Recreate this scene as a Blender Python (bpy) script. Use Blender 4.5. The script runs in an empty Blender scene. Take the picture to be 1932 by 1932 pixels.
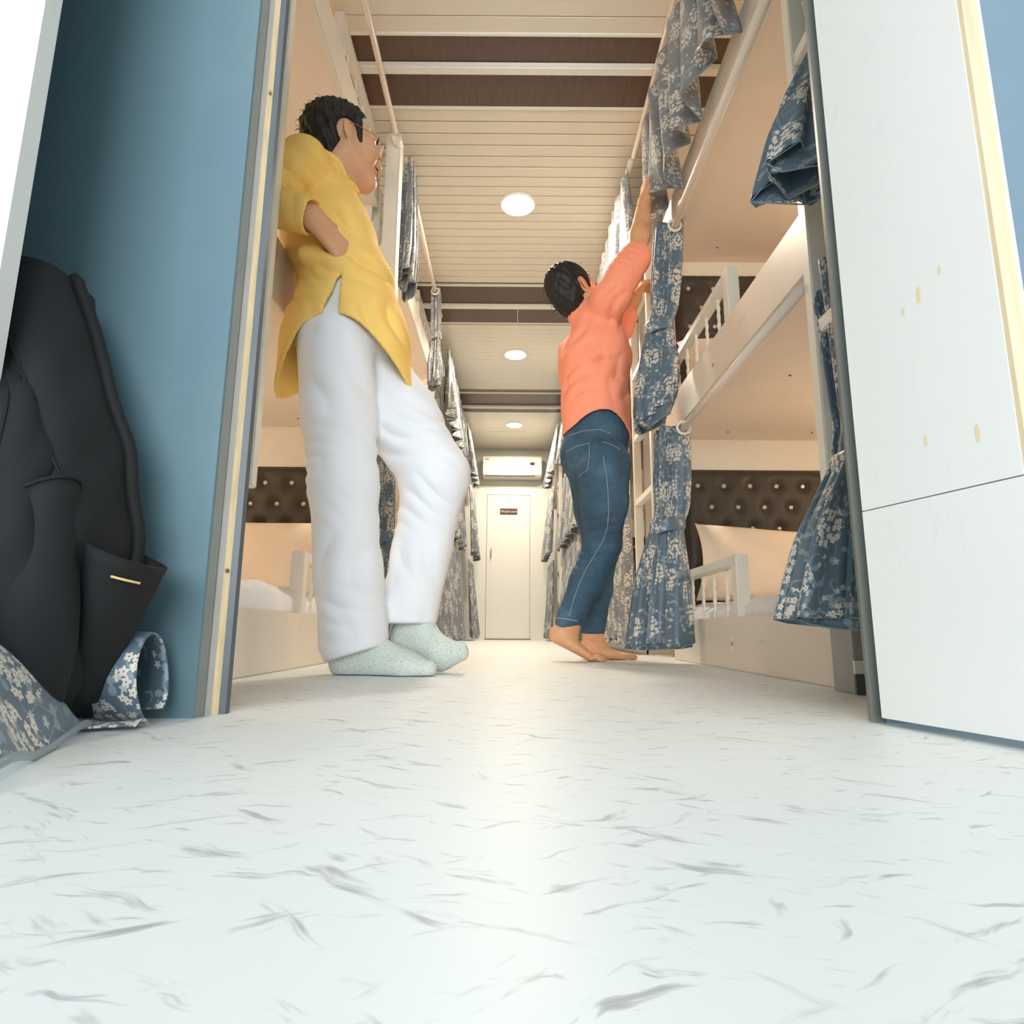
import bpy, bmesh, math, random
import numpy as np
from mathutils import Vector, Matrix
from mathutils.bvhtree import BVHTree
random.seed(7)
PI = math.pi
SC = bpy.context.scene
COL = SC.collection

# ------------------------------------------------------------------ camera
F_PX, PITCH, ROLL, CAM_H = 1200.0, math.radians(10.57), math.radians(0.42), 0.112
_fw = Vector((0, math.cos(PITCH), math.sin(PITCH)))
_r0 = Vector((1, 0, 0)); _u0 = _r0.cross(_fw)
_r = _r0 * math.cos(ROLL) + _u0 * math.sin(ROLL)
_u = _u0 * math.cos(ROLL) - _r0 * math.sin(ROLL)
cam_data = bpy.data.cameras.new('camera')
cam = bpy.data.objects.new('camera', cam_data)
COL.objects.link(cam)
cam.matrix_world = Matrix(((_r.x, _u.x, -_fw.x, 0), (_r.y, _u.y, -_fw.y, 0), (_r.z, _u.z, -_fw.z, CAM_H), (0, 0, 0, 1)))
cam_data.sensor_width = 36.0
cam_data.lens = 36.0 * F_PX / 1932.0
cam_data.clip_start = 0.01
SC.camera = cam

# ------------------------------------------------------------------ world, daylight, exposure
world = bpy.data.worlds.new('daylight'); SC.world = world
world.use_nodes = True
_bg = world.node_tree.nodes['Background']
_bg.inputs[0].default_value = (0.88, 0.95, 1.0, 1)
_bg.inputs[1].default_value = 0.7
def area_light(name, loc, rot, sx, sy, power, col, spread=None):
    l = bpy.data.lights.new(name, 'AREA'); l.shape = 'RECTANGLE'; l.size = sx; l.size_y = sy
    l.energy = power; l.color = col
    if spread: l.spread = spread
    o = bpy.data.objects.new(name, l); o.location = loc; o.rotation_euler = rot
    COL.objects.link(o); return o
# daylight entering through the open doorway behind the photographer
area_light('doorway_daylight', (-0.15, -3.0, 1.10), (PI / 2, 0, 0), 2.4, 2.0, 100, (0.93, 0.97, 1.0))
SC.view_settings.view_transform = 'Standard'
SC.view_settings.look = 'None'
SC.view_settings.gamma = 1.0
SC.view_settings.use_curve_mapping = False
SC.view_settings.exposure = 0.62

# ------------------------------------------------------------------ materials
def srgb(r, g, b):
    f = lambda c: (c / 255.0) / 12.92 if c <= 10 else (((c / 255.0) + 0.055) / 1.055) ** 2.4
    return (f(r), f(g), f(b), 1)
class NT:
    def __init__(s, name):
        s.m = bpy.data.materials.new(name); s.m.use_nodes = True
        s.t = s.m.node_tree; s.b = s.t.nodes['Principled BSDF']; s.l = s.t.links
    def n(s, typ, **kw):
        nd = s.t.nodes.new(typ)
        for k, v in kw.items():
            if k in nd.inputs.keys() if isinstance(k, str) else False: nd.inputs[k].default_value = v
            else: setattr(nd, k, v)
        return nd
    def math(s, op, a, b=None, clamp=False):
        nd = s.t.nodes.new('ShaderNodeMath'); nd.operation = op; nd.use_clamp = clamp
        for i, x in enumerate((a, b)):
            if x is None: continue
            if hasattr(x, 'is_output') or hasattr(x, 'links'): s.l.new(x, nd.inputs[i])
            else: nd.inputs[i].default_value = x
        return nd.outputs[0]
    def vmath(s, op, a, b=None):
        nd = s.t.nodes.new('ShaderNodeVectorMath'); nd.operation = op
        for i, x in enumerate((a, b)):
            if x is None: continue
            if hasattr(x, 'links'): s.l.new(x, nd.inputs[i])
            else: nd.inputs[i].default_value = x
        return nd
    def mix(s, fac, a, b):
        nd = s.t.nodes.new('ShaderNodeMix'); nd.data_type = 'RGBA'
        for sock, x in ((nd.inputs[0], fac), (nd.inputs[6], a), (nd.inputs[7], b)):
            if hasattr(x, 'links'): s.l.new(x, sock)
            else: sock.default_value = x
        return nd.outputs[2]
    def coord(s, which='Object', scale=(1, 1, 1), rot=(0, 0, 0)):
        tc = s.t.nodes.new('ShaderNodeTexCoord'); mp = s.t.nodes.new('ShaderNodeMapping')
        mp.inputs['Scale'].default_value = scale; mp.inputs['Rotation'].default_value = rot
        s.l.new(tc.outputs[which], mp.inputs['Vector']); return mp.outputs[0]
    def noise(s, vec, scale, detail=3, rough=0.55, dist=0.0):
        nd = s.t.nodes.new('ShaderNodeTexNoise')
        nd.inputs['Scale'].default_value = scale; nd.inputs['Detail'].default_value = detail
        nd.inputs['Roughness'].default_value = rough; nd.inputs['Distortion'].default_value = dist
        s.l.new(vec, nd.inputs['Vector']); return nd
    def ramp(s, fac, stops):
        nd = s.t.nodes.new('ShaderNodeValToRGB'); cr = nd.color_ramp
        while len(cr.elements) < len(stops): cr.elements.new(0.5)
        for e, (p, c) in zip(cr.elements, stops):
            e.position = p; e.color = c if len(c) == 4 else (*c, 1)
        s.l.new(fac, nd.inputs[0]); return nd.outputs[0]
    def base(s, c):
        if hasattr(c, 'links'): s.l.new(c, s.b.inputs['Base Color'])
        else: s.b.inputs['Base Color'].default_value = c
    def bump(s, h, strength=0.2, dist=0.002):
        nd = s.t.nodes.new('ShaderNodeBump'); nd.inputs['Strength'].default_value = strength
        nd.inputs['Distance'].default_value = dist
        s.l.new(h, nd.inputs['Height']); s.l.new(nd.outputs[0], s.b.inputs['Normal'])
    def set(s, **kw):
        for k, v in kw.items(): s.b.inputs[k.replace('_', ' ')].default_value = v
        return s.m
def plain(name, col, rough=0.5, metal=0.0, var=0.06, scale=18, bump=0.0, stretch=(1, 1, 1)):
    n = NT(name); v = n.coord('Object', stretch)
    tx = n.noise(v, scale, 4)
    d = tuple(max(0, c * (1 - var)) for c in col[:3]) + (1,); e = tuple(min(1, c * (1 + var)) for c in col[:3]) + (1,)
    n.base(n.ramp(tx.outputs[0], [(0.3, d), (0.7, e)]))
    if bump: n.bump(tx.outputs[0], bump, 0.001)
    return n.set(Roughness=rough, Metallic=metal)
def laminate(name, col, rough=0.35, vein=0.12, axis=2):
    # white board with faint wavy wood-grain veins
    n = NT(name); st = [9, 9, 9]; st[axis] = 1.6
    v = n.coord('Object', tuple(st))
    nz = n.noise(v, 1.6, 3, 0.5, 0.6)
    r = n.math('ABSOLUTE', n.math('SUBTRACT', n.math('FRACT', n.math('MULTIPLY', nz.outputs[0], 7.0)), 0.5))
    line = n.math('LESS_THAN', r, 0.035)
    nz2 = n.noise(n.coord('Object'), 3.0, 2)
    line = n.math('MULTIPLY', line, n.math('MULTIPLY', n.math('GREATER_THAN', nz2.outputs[0], 0.5), vein))
    d = tuple(c * 0.55 for c in col[:3]) + (1,)
    n.base(n.mix(line, col, d))
    return n.set(Roughness=rough)
M = {}
M['laminate'] = laminate('white_laminate', srgb(238, 236, 228), 0.38)
M['laminate_y'] = laminate('white_laminate_long', srgb(238, 228, 214), 0.38, 0.18, 1)
M['door_white'] = laminate('door_white_laminate', srgb(238, 240, 238), 0.42, 0.045)
M['tan'] = plain('tan_board', srgb(242, 226, 208), 0.45, var=0.02)
M['cream'] = plain('cream_board', srgb(246, 238, 224), 0.45, var=0.02)
M['white_paint'] = plain('white_painted_metal', srgb(240, 236, 224), 0.35, var=0.015)
M['rod'] = plain('rod_enamel', srgb(236, 222, 208), 0.3, var=0.01)
M['greywall'] = plain('grey_wall_paint', srgb(198, 196, 182), 0.4, var=0.02)
M['grey_edge'] = plain('grey_edge_laminate', srgb(120, 122, 116), 0.4, var=0.05)
M['dark_edge'] = plain('dark_edge_laminate', srgb(84, 92, 98), 0.45, var=0.05)
M['light_edge'] = plain('light_grey_edge', srgb(172, 170, 166), 0.5, var=0.08)
M['ply'] = plain('plywood_core', srgb(232, 210, 168), 0.7, var=0.12, scale=30, stretch=(4, 4, 0.6), bump=0.3)
M['timber'] = plain('raw_timber', srgb(226, 206, 170), 0.6, var=0.14, scale=9, stretch=(6, 6, 0.5), bump=0.2)
M['brownpanel'] = plain('brown_wood_panel', srgb(96, 74, 62), 0.35, var=0.18, scale=14, stretch=(8, 0.4, 1))
M['gold'] = plain('gold_groove', srgb(150, 126, 78), 0.35, metal=0.6, var=0.1)
M['plank'] = plain('ceiling_plank', srgb(230, 221, 204), 0.28, var=0.03, scale=4)
M['steel'] = plain('steel', srgb(170, 168, 160), 0.3, 0.9, 0.05)
M['screw'] = plain('screw_head', srgb(120, 104, 84), 0.4, 0.6, 0.05)
M['black'] = plain('black_plastic', srgb(26, 24, 22), 0.5, var=0.05)
M['leather'] = plain('dark_leather', srgb(64, 56, 46), 0.55, var=0.1, scale=60, bump=0.15)
M['crystal'] = plain('crystal_button', srgb(226, 222, 210), 0.08, 0.55, 0.08)
M['sheet'] = plain('white_bed_sheet', srgb(232, 232, 236), 0.8, var=0.03, bump=0.1)
M['pillow'] = plain('peach_pillowcase', srgb(244, 226, 204), 0.8, var=0.02, bump=0.1)
M['skin'] = plain('skin', srgb(220, 166, 128), 0.5, var=0.05, scale=25)
M['skin'].node_tree.nodes['Principled BSDF'].inputs['Subsurface Weight'].default_value = 0.06
M['skin2'] = plain('tan_skin', srgb(218, 162, 118), 0.5, var=0.05, scale=25)
M['lip'] = plain('lip_skin', srgb(176, 116, 98), 0.5)
M['nail'] = plain('nail', srgb(222, 178, 152), 0.3)
M['hair'] = plain('black_hair', srgb(24, 20, 18), 0.6, var=0.5, scale=70, bump=0.3, stretch=(3, 1, 1))
M['eye'] = plain('eye_white', srgb(224, 216, 204), 0.2)
M['iris'] = plain('iris', srgb(40, 26, 18), 0.15)
M['yellow'] = plain('yellow_cotton', srgb(255, 210, 116), 0.8, var=0.03, scale=8, bump=0.1)
M['cotton'] = plain('white_cotton', srgb(236, 238, 242), 0.85, var=0.015, scale=8, bump=0.08)
M['coral'] = plain('coral_cotton', srgb(255, 158, 126), 0.8, var=0.03, scale=8)
M['button'] = plain('shirt_button', srgb(230, 196, 120), 0.4)
M['undershirt'] = plain('grey_waistband', srgb(150, 142, 136), 0.8)
M['stitch'] = plain('denim_stitch', srgb(158, 160, 156), 0.8)
M['hem_cloth'] = plain('dark_hem', srgb(52, 60, 70), 0.7)
def mat_sock():
    n = NT('speckled_sock'); tx = n.noise(n.coord('Object'), 420, 2)
    n.base(n.ramp(tx.outputs[0], [(0.38, srgb(176, 188, 180)), (0.52, srgb(218, 226, 218))]))
    n.bump(tx.outputs[0], 0.4, 0.001); return n.set(Roughness=0.95)
M['sock'] = mat_sock()
def mat_denim():
    n = NT('blue_denim'); v = n.coord('Object')
    big = n.noise(v, 9, 4, 0.6); fine = n.noise(n.coord('Object', (1, 1, 0.25)), 260, 2)
    c = n.ramp(big.outputs[0], [(0.3, srgb(26, 46, 66)), (0.55, srgb(42, 74, 98)), (0.8, srgb(80, 114, 136))])
    n.base(n.mix(n.math('MULTIPLY', fine.outputs[0], 0.35), c, srgb(96, 130, 150)))
    n.bump(fine.outputs[0], 0.3, 0.001); return n.set(Roughness=0.85)
M['denim'] = mat_denim()
def mat_bag(name, col):
    n = NT(name); v = n.coord('Object'); f = n.noise(v, 500, 2); b = n.noise(v, 12, 3)
    d = tuple(c * 0.7 for c in col[:3]) + (1,)
    n.base(n.mix(b.outputs[0], d, col)); n.bump(f.outputs[0], 0.35, 0.001)
    return n.set(Roughness=0.8)
M['bag'] = mat_bag('dark_nylon', srgb(12, 19, 24))
M['bag2'] = mat_bag('dark_nylon_trim', srgb(7, 10, 13))
M['bluewall'] = None
def mat_blue():
    n = NT('blue_laminate'); v = n.coord('Object', (1.0, 1.0, 0.7))
    b = n.noise(v, 2.2, 3); f = n.noise(n.coord('Object'), 220, 2)
    n.base(n.mix(b.outputs[0], srgb(90, 116, 126), srgb(112, 138, 146)))
    n.bump(f.outputs[0], 0.12, 0.0006); return n.set(Roughness=0.26)
M['bluewall'] = mat_blue()
def mat_floor():
    # white vinyl with soft grey strokes and hairline streaks
    n = NT('marble_vinyl')
    def strokes(rot, sx, sy, scale, lo, hi, dist, off):
        tc = n.t.nodes.new('ShaderNodeTexCoord'); mp = n.t.nodes.new('ShaderNodeMapping')
        mp.inputs['Location'].default_value = (off, off * 0.7, 0); mp.inputs['Rotation'].default_value = (0, 0, rot)
        n.l.new(tc.outputs['Object'], mp.inputs['Vector'])
        wb = n.noise(mp.outputs[0], scale * 0.9, 2); wv = n.vmath('SCALE', wb.outputs['Color']); wv.inputs[3].default_value = dist
        v = n.vmath('ADD', mp.outputs[0], wv.outputs[0]); v2 = n.vmath('MULTIPLY', v.outputs[0], (sx, sy, 1))
        nz = n.noise(v2.outputs[0], scale, 3, 0.62)
        mr = n.t.nodes.new('ShaderNodeMapRange'); mr.interpolation_type = 'SMOOTHSTEP'
        mr.inputs['From Min'].default_value = lo; mr.inputs['From Max'].default_value = hi
        n.l.new(nz.outputs[0], mr.inputs['Value']); return mr.outputs[0]
    a = strokes(0.60, 1.0, 5.4, 11, 0.60, 0.75, 0.06, 0.0)
    b = strokes(-0.55, 1.0, 5.6, 13, 0.605, 0.755, 0.06, 3.1)
    c = strokes(0.15, 1.0, 4.6, 22, 0.60, 0.75, 0.04, 7.7)
    s = n.math('MAXIMUM', n.math('MAXIMUM', a, b), n.math('MULTIPLY', c, 0.8))
    cl = n.noise(n.coord('Object'), 2.0, 3)
    basec = n.mix(cl.outputs[0], srgb(220, 226, 226), srgb(234, 237, 236))
    n.base(n.mix(n.math('MULTIPLY', s, 0.55), basec, srgb(104, 104, 108)))
    n.b.inputs['Specular IOR Level'].default_value = 0.28
    return n.set(Roughness=0.45)
M['floor'] = mat_floor()
def mat_floral(name, ground, gscale=1.0, rough=0.42):
    # slate satin woven with clusters of five-petal blossoms, leaves and thin stems, in cloth (UV) metres
    n = NT(name)
    uv = n.coord('UV', (gscale, gscale, gscale))
    def vor(vec, scale, rnd=1.0):
        nd = n.t.nodes.new('ShaderNodeTexVoronoi'); nd.inputs['Scale'].default_value = scale
        nd.inputs['Randomness'].default_value = rnd; nd.voronoi_dimensions = '2D'
        n.l.new(vec, nd.inputs['Vector']); return nd
    def petals(vec, scale, k, r0, amp, rnd=0.7, spin=True):
        vd = vor(vec, scale, rnd)
        sc = n.vmath('SCALE', vec); sc.inputs[3].default_value = 1.0
        loc = n.vmath('SUBTRACT', sc.outputs[0], vd.outputs['Position'])
        sp = n.t.nodes.new('ShaderNodeSeparateXYZ'); n.l.new(loc.outputs[0], sp.inputs[0])
        ang = n.math('ARCTAN2', sp.outputs[1], sp.outputs[0])
        sc2 = n.t.nodes.new('ShaderNodeSeparateColor'); n.l.new(vd.outputs['Color'], sc2.inputs[0])
        a = n.math('ADD', n.math('MULTIPLY', ang, k), n.math('MULTIPLY', sc2.outputs[0], 20.0))
        rad = n.math('MULTIPLY', n.math('ADD', n.math('MULTIPLY', n.math('COSINE', a), amp), 1.0), r0 / scale)
        ln = n.vmath('LENGTH', loc.outputs[0])
        return n.math('LESS_THAN', ln.outputs['Value'], rad), ln.outputs['Value'], sc2
    wob = n.noise(uv, 14, 2)
    wv = n.vmath('SCALE', wob.outputs['Color']); wv.inputs[3].default_value = 0.05
    uvw = n.vmath('ADD', uv, wv.outputs[0]).outputs[0]
    cl = vor(uvw, 8.5, 0.75)
    near = n.math('LESS_THAN', cl.outputs['Distance'], 0.34)
    mid = n.math('LESS_THAN', cl.outputs['Distance'], 0.62)
    fl, fr, _ = petals(uv, 70, 5.0, 0.40, 0.24)
    core = n.math('GREATER_THAN', fr, 0.08 / 70)
    fl = n.math('MULTIPLY', n.math('MULTIPLY', fl, near), core)
    lf, lr, lc = petals(uv, 34, 2.0, 0.26, 0.78, 0.9)
    pick = n.math('GREATER_THAN', lc.outputs[1], 0.35)
    lf = n.math('MULTIPLY', n.math('MULTIPLY', lf, mid), pick)
    sf, sr, sc_ = petals(uv, 46, 5.0, 0.22, 0.3, 0.9)
    sf = n.math('MULTIPLY', n.math('MULTIPLY', sf, mid), n.math('GREATER_THAN', sc_.outputs[2], 0.72))
    st = n.noise(uv, 16, 1, 0.4)
    stem = n.math('LESS_THAN', n.math('ABSOLUTE', n.math('SUBTRACT', st.outputs[0], 0.5)), 0.0085)
    stem = n.math('MULTIPLY', stem, mid)
    slub = n.noise(n.coord('UV', (14, 300, 1)), 2.0, 2)
    big = n.noise(uv, 5, 2)
    g2 = tuple(min(1, c * 1.5) for c in ground[:3]) + (1,)
    g1 = tuple(c * 0.75 for c in ground[:3]) + (1,)
    c = n.mix(n.math('MULTIPLY', n.math('ADD', slub.outputs[0], big.outputs[0]), 0.5), g1, g2)
    c = n.mix(n.math('MULTIPLY', stem, 0.75), c, srgb(142, 158, 166))
    c = n.mix(n.math('MULTIPLY', lf, 0.85), c, srgb(140, 156, 166))
    c = n.mix(sf, c, srgb(186, 190, 188))
    c = n.mix(fl, c, srgb(222, 214, 200))
    n.base(c)
    n.bump(n.math('ADD', fl, n.math('ADD', lf, n.math('MULTIPLY', slub.outputs[0], 0.4))), 0.25, 0.0006)
    return n.set(Roughness=rough, Sheen_Weight=0.15)
M['floral'] = mat_floral('slate_floral_satin', srgb(84, 104, 118))
M['floral2'] = mat_floral('floral_satin_inner_light', srgb(118, 120, 124), 1.0, 0.36)  # same cloth, ground greyed to stand in for the warmer inner light
def emit(name, col, strength):
    n = NT(name); n.base(col); n.b.inputs['Emission Color'].default_value = col
    n.b.inputs['Emission Strength'].default_value = strength; return n.m
M['lamp'] = emit('lamp_diffuser', (1.0, 0.90, 0.74, 1), 14.0)
M['glass'] = NT('spectacle_glass').set(Roughness=0.02, Transmission_Weight=1.0, IOR=1.05, Base_Color=(1, 1, 1, 1))

# ------------------------------------------------------------------ mesh helpers
class MB:
    def __init__(s): s.v = []; s.f = []; s.uv = {}; s.sm = False
    def add(s, V, Fc):
        o = len(s.v); s.v += [tuple(map(float, p)) for p in V]; s.f += [tuple(o + i for i in f) for f in Fc]; return s
    def box(s, x0, x1, y0, y1, z0, z1):
        return s.add([(x0, y0, z0), (x1, y0, z0), (x1, y1, z0), (x0, y1, z0), (x0, y0, z1), (x1, y0, z1), (x1, y1, z1), (x0, y1, z1)],
                     [(3, 2, 1, 0), (4, 5, 6, 7), (0, 1, 5, 4), (1, 2, 6, 5), (2, 3, 7, 6), (3, 0, 4, 7)])
    def prism(s, poly, z0, z1):
        k = len(poly)
        return s.add([(x, y, z0) for x, y in poly] + [(x, y, z1) for x, y in poly],
                     [tuple(range(k - 1, -1, -1)), tuple(range(k, 2 * k))] + [(i, (i + 1) % k, k + (i + 1) % k, k + i) for i in range(k)])
    def tube(s, pts, r, seg=12, closed=False, caps=True):
        pts = [Vector(p) for p in pts]; nP = len(pts); rs = r if hasattr(r, '__len__') else [r] * nP
        V = []; prev = None
        for i, p in enumerate(pts):
            if closed: t = pts[(i + 1) % nP] - pts[i - 1]
            else: t = pts[min(i + 1, nP - 1)] - pts[max(i - 1, 0)]
            t.normalize()
            if prev is None:
                a = Vector((0, 0, 1)) if abs(t.z) < 0.9 else Vector((1, 0, 0)); nn = t.cross(a).normalized()
            else: nn = (prev - t * prev.dot(t)).normalized()
            prev = nn; bb = t.cross(nn)
            for k in range(seg):
                a = 2 * PI * k / seg; V.append(p + (nn * math.cos(a) + bb * math.sin(a)) * rs[i])
        Fc = []
        for i in range(nP if closed else nP - 1):
            j = (i + 1) % nP
            for k in range(seg):
                k2 = (k + 1) % seg; Fc.append((i * seg + k, i * seg + k2, j * seg + k2, j * seg + k))
        if caps and not closed: Fc += [tuple(range(seg - 1, -1, -1)), tuple((nP - 1) * seg + k for k in range(seg))]
        return s.add(V, Fc)
    def torus(s, c, R, r, axis, seg=24, rs=8):
        c = Vector(c); ax = Vector(axis).normalized()
        a = ax.orthogonal().normalized(); b = ax.cross(a)
        return s.tube([c + (a * math.cos(2 * PI * i / seg) + b * math.sin(2 * PI * i / seg)) * R for i in range(seg)], r, rs, True)
    def cyl(s, a, b, r, seg=20): return s.tube([a, b], r, seg)
    def ball(s, c, r, n1=12, n2=8):
        rr = r if hasattr(r, '__len__') else (r, r, r); V = []; Fc = []
        for i in range(n2 + 1):
            th = PI * i / n2
            for j in range(n1):
                ph = 2 * PI * j / n1
                V.append((c[0] + rr[0] * math.sin(th) * math.cos(ph), c[1] + rr[1] * math.sin(th) * math.sin(ph), c[2] + rr[2] * math.cos(th)))
        for i in range(n2):
            for j in range(n1):
                j2 = (j + 1) % n1; Fc.append((i * n1 + j, (i + 1) * n1 + j, (i + 1) * n1 + j2, i * n1 + j2))
        return s.add(V, Fc)
    def grid(s, P, UV=None, wrap=False):
        # P: list of rows of points
        o = len(s.v); nr = len(P); nc = len(P[0])
        for row in P: s.v += [tuple(map(float, p)) for p in row]
        for i in range(nr - 1):
            for j in range(nc - 1 + (1 if wrap else 0)):
                j2 = (j + 1) % nc
                s.f.append((o + i * nc + j, o + i * nc + j2, o + (i + 1) * nc + j2, o + (i + 1) * nc + j))
        if UV is not None:
            for i in range(nr):
                for j in range(nc): s.uv[o + i * nc + j] = UV[i][j]
        return s
    def mesh(s, name, smooth=False, bevel=0.0, seg=2, merge=False):
        me = bpy.data.meshes.new(name)
        me.from_pydata(s.v, [], s.f)
        if s.uv:
            ul = me.uv_layers.new(name='UVMap')
            for lp in me.loops:
                ul.data[lp.index].uv = s.uv.get(lp.vertex_index, (0, 0))
        if bevel or merge:
            bm = bmesh.new(); bm.from_mesh(me)
            if merge: bmesh.ops.remove_doubles(bm, verts=bm.verts, dist=1e-5)
            if bevel: bmesh.ops.bevel(bm, geom=bm.edges[:], offset=bevel, segments=seg, affect='EDGES', clamp_overlap=True)
            bm.to_mesh(me); bm.free()
        if smooth: me.polygons.foreach_set('use_smooth', [True] * len(me.polygons))
        me.update(); return me
def recenter(me):
    n = len(me.vertices); a = np.empty(n * 3); me.vertices.foreach_get('co', a); a = a.reshape(-1, 3)
    c = (a.min(0) + a.max(0)) / 2; a -= c; me.vertices.foreach_set('co', a.ravel()); me.update(); return Vector(c)
def put(name, me, mat, parent=None, recent=True):
    me.name = name
    if not me.materials:
        me.materials.append(M[mat] if isinstance(mat, str) else mat)
    c = recenter(me) if recent else Vector((0, 0, 0))
    o = bpy.data.objects.new(name, me); COL.objects.link(o)
    o.location = c
    if parent is not None:
        o.parent = parent; o.location = c - wloc(parent)
    return o
def wloc(o):
    p = Vector((0, 0, 0))
    while o is not None: p = p + o.location; o = o.parent
    return p
def share(name, src, loc, parent):       # an alike piece that shares its mesh data
    o = bpy.data.objects.new(name, src.data); COL.objects.link(o); o.parent = parent
    o.location = Vector(loc) - wloc(parent); return o
def lab(o, label, cat, group=None):
    o['label'] = label; o['category'] = cat
    if group: o['group'] = group
    return o
def thing(name, label, cat, loc, group=None):
    o = bpy.data.objects.new(name, None); COL.objects.link(o); o.location = loc; o.empty_display_size = 0.05
    return lab(o, label, cat, group)
def struct(o, label=None):
    o['kind'] = 'structure'
    if label: o['label'] = label
    return o
def box(name, x0, x1, y0, y1, z0, z1, mat, parent=None, bevel=0.0):
    return put(name, MB().box(min(x0, x1), max(x0, x1), min(y0, y1), max(y0, y1), z0, z1).mesh(name, False, bevel), mat, parent)

# ------------------------------------------------------------------ layout numbers (metres)
CEIL = 2.45; YF = 8.05
XR = 0.67                     # front of the right berths
XLB, XLU = -0.62, -0.635      # front of the left lower / upper berths
WALLX = 1.62
PART = 0.84                   # near cross partition

# ------------------------------------------------------------------ setting
fl = struct(box('floor', -1.75, 1.75, -1.3, YF + 0.1, -0.06, 0.0, 'floor'), 'glossy white marble-pattern vinyl floor with grey veins')
struct(box('wall_right', WALLX, WALLX + 0.06, -1.2, YF, 0, CEIL + 0.1, 'cream'), 'cream outer wall behind the right berths')
struct(box('wall_left', -WALLX - 0.06, -WALLX, -1.2, YF, 0, CEIL + 0.1, 'cream'), 'cream outer wall behind the left berths')
struct(box('wall_back', -1.75, 1.75, YF, YF + 0.08, 0, CEIL + 0.1, 'greywall'), 'grey end wall above the washroom door')
ceil = struct(box('ceiling', -WALLX - 0.06, WALLX + 0.06, -1.2, YF + 0.08, CEIL + 0.012, CEIL + 0.06, 'gold'), 'panelled ceiling of cream planks with brown bands')
# cream planks across the corridor, in bays
pitch = 0.0722
bays = [(1.285, 2.14, 0), (2.515, 3.99, 1), (4.60, 5.94, 2), (6.62, 8.04, 3)]
plank0 = None
for (a, b, k) in bays:
    n = int(round((b - a) / pitch)); p = (b - a) / n
    for i in range(n):
        if plank0 is None:
            me = MB().box(-WALLX, WALLX, -0.0342, 0.0342, CEIL, CEIL + 0.012).mesh('plank', False, 0.002, 1)
            plank0 = put('plank', me, 'plank', ceil); plank0.location = (plank0.location[0], a + p / 2 - wloc(ceil).y, plank0.location[2])
        else:
            share('plank', plank0, (0, a + p * (i + 0.5), CEIL + 0.006), ceil)
box('near_ceiling_board', -WALLX, WALLX, -1.2, 1.283, CEIL, CEIL + 0.012, 'plank', ceil)
# brown bands with white cross beams and cream edge strips
for (a, b, beam) in ((2.15, 2.50, 2.292), (4.03, 4.56, 4.29), (6.05, 6.60, 6.41)):
    box('brown_panel', -WALLX, WALLX, a, beam, CEIL + 0.001, CEIL + 0.012, 'brownpanel', ceil)
    box('brown_panel', -WALLX, WALLX, beam, b, CEIL + 0.001, CEIL + 0.012, 'brownpanel', ceil)
    put('cross_beam', MB().box(-WALLX, WALLX, beam - 0.022, beam + 0.022, CEIL - 0.025, CEIL + 0.004).mesh('cross_beam', False, 0.006), 'white_paint', ceil)
    box('edge_strip', -WALLX, WALLX, a - 0.014, a, CEIL - 0.006, CEIL + 0.012, 'white_paint', ceil, 0.002)
    box('edge_strip', -WALLX, WALLX, b, b + 0.014, CEIL - 0.006, CEIL + 0.012, 'white_paint', ceil, 0.002)
box('panel_joint', 0.03, 0.034, 4.32, 4.555, CEIL - 0.001, CEIL + 0.004, 'white_paint', ceil)
box('ceiling_hatch', -0.32, 0.30, 7.30, 7.62, CEIL - 0.004, CEIL + 0.002, 'plank', ceil, 0.002)
# round ceiling lamps
for y, wd in ((3.17, 'nearest, above the man in coral'), (5.13, 'second, middle of the corridor'), (7.03, 'farthest, before the air conditioner')):
    t = thing('ceiling_lamp', 'round white glowing ceiling lamp, ' + wd, 'lamp', (0.02, y, CEIL), 'round ceiling lamps')
    put('rim', MB().torus((0.02, y, CEIL - 0.004), 0.094, 0.007, (0, 0, 1), 36, 8).mesh('rim', True), 'white_paint', t)
    put('diffuser', MB().cyl((0.02, y, CEIL - 0.009), (0.02, y, CEIL - 0.001), 0.09, 36).mesh('diffuser'), 'lamp', t)
    L = bpy.data.lights.new('lamp_light', 'AREA'); L.shape = 'DISK'; L.size = 0.17; L.energy = 21; L.color = (1.0, 0.87, 0.70)
    lo = bpy.data.objects.new('lamp_light', L); COL.objects.link(lo); lo.location = (0.02, y, CEIL - 0.014)

# end wall: white panel, door, sign, air conditioner
wb = bpy.data.objects['wall_back']
box('lower_panel', -1.0, -0.325, YF - 0.012, YF, 0, 1.92, 'laminate', wb)
box('lower_panel', 0.235, 1.0, YF - 0.012, YF, 0, 1.92, 'laminate', wb)
box('lower_panel', -0.325, 0.235, YF - 0.012, YF, 1.838, 1.92, 'laminate', wb)
d1 = struct(box('door_1', -0.318, 0.228, YF - 0.02, YF - 0.004, 0.012, 1.83, 'laminate', None, 0.002), 'narrow white laminate washroom door at the corridor end')
box('threshold', -0.33, 0.24, YF - 0.03, YF, 0.0, 0.014, 'grey_edge', wb)
put('door_handle', MB().tube([(-0.262, YF - 0.02, 1.02), (-0.262, YF - 0.05, 1.03), (-0.262, YF - 0.05, 1.13), (-0.262, YF - 0.02, 1.14)], 0.006, 8).mesh('door_handle', True), 'steel', d1)
sg = thing('door_sign', 'small brown plate with cream lettering on the washroom door', 'sign', (-0.04, YF - 0.021, 1.61))
box('plate', -0.153, 0.068, YF - 0.026, YF - 0.0205, 1.575, 1.655, plain('sign_brown', srgb(72, 38, 14), 0.4), sg, 0.002)
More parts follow.
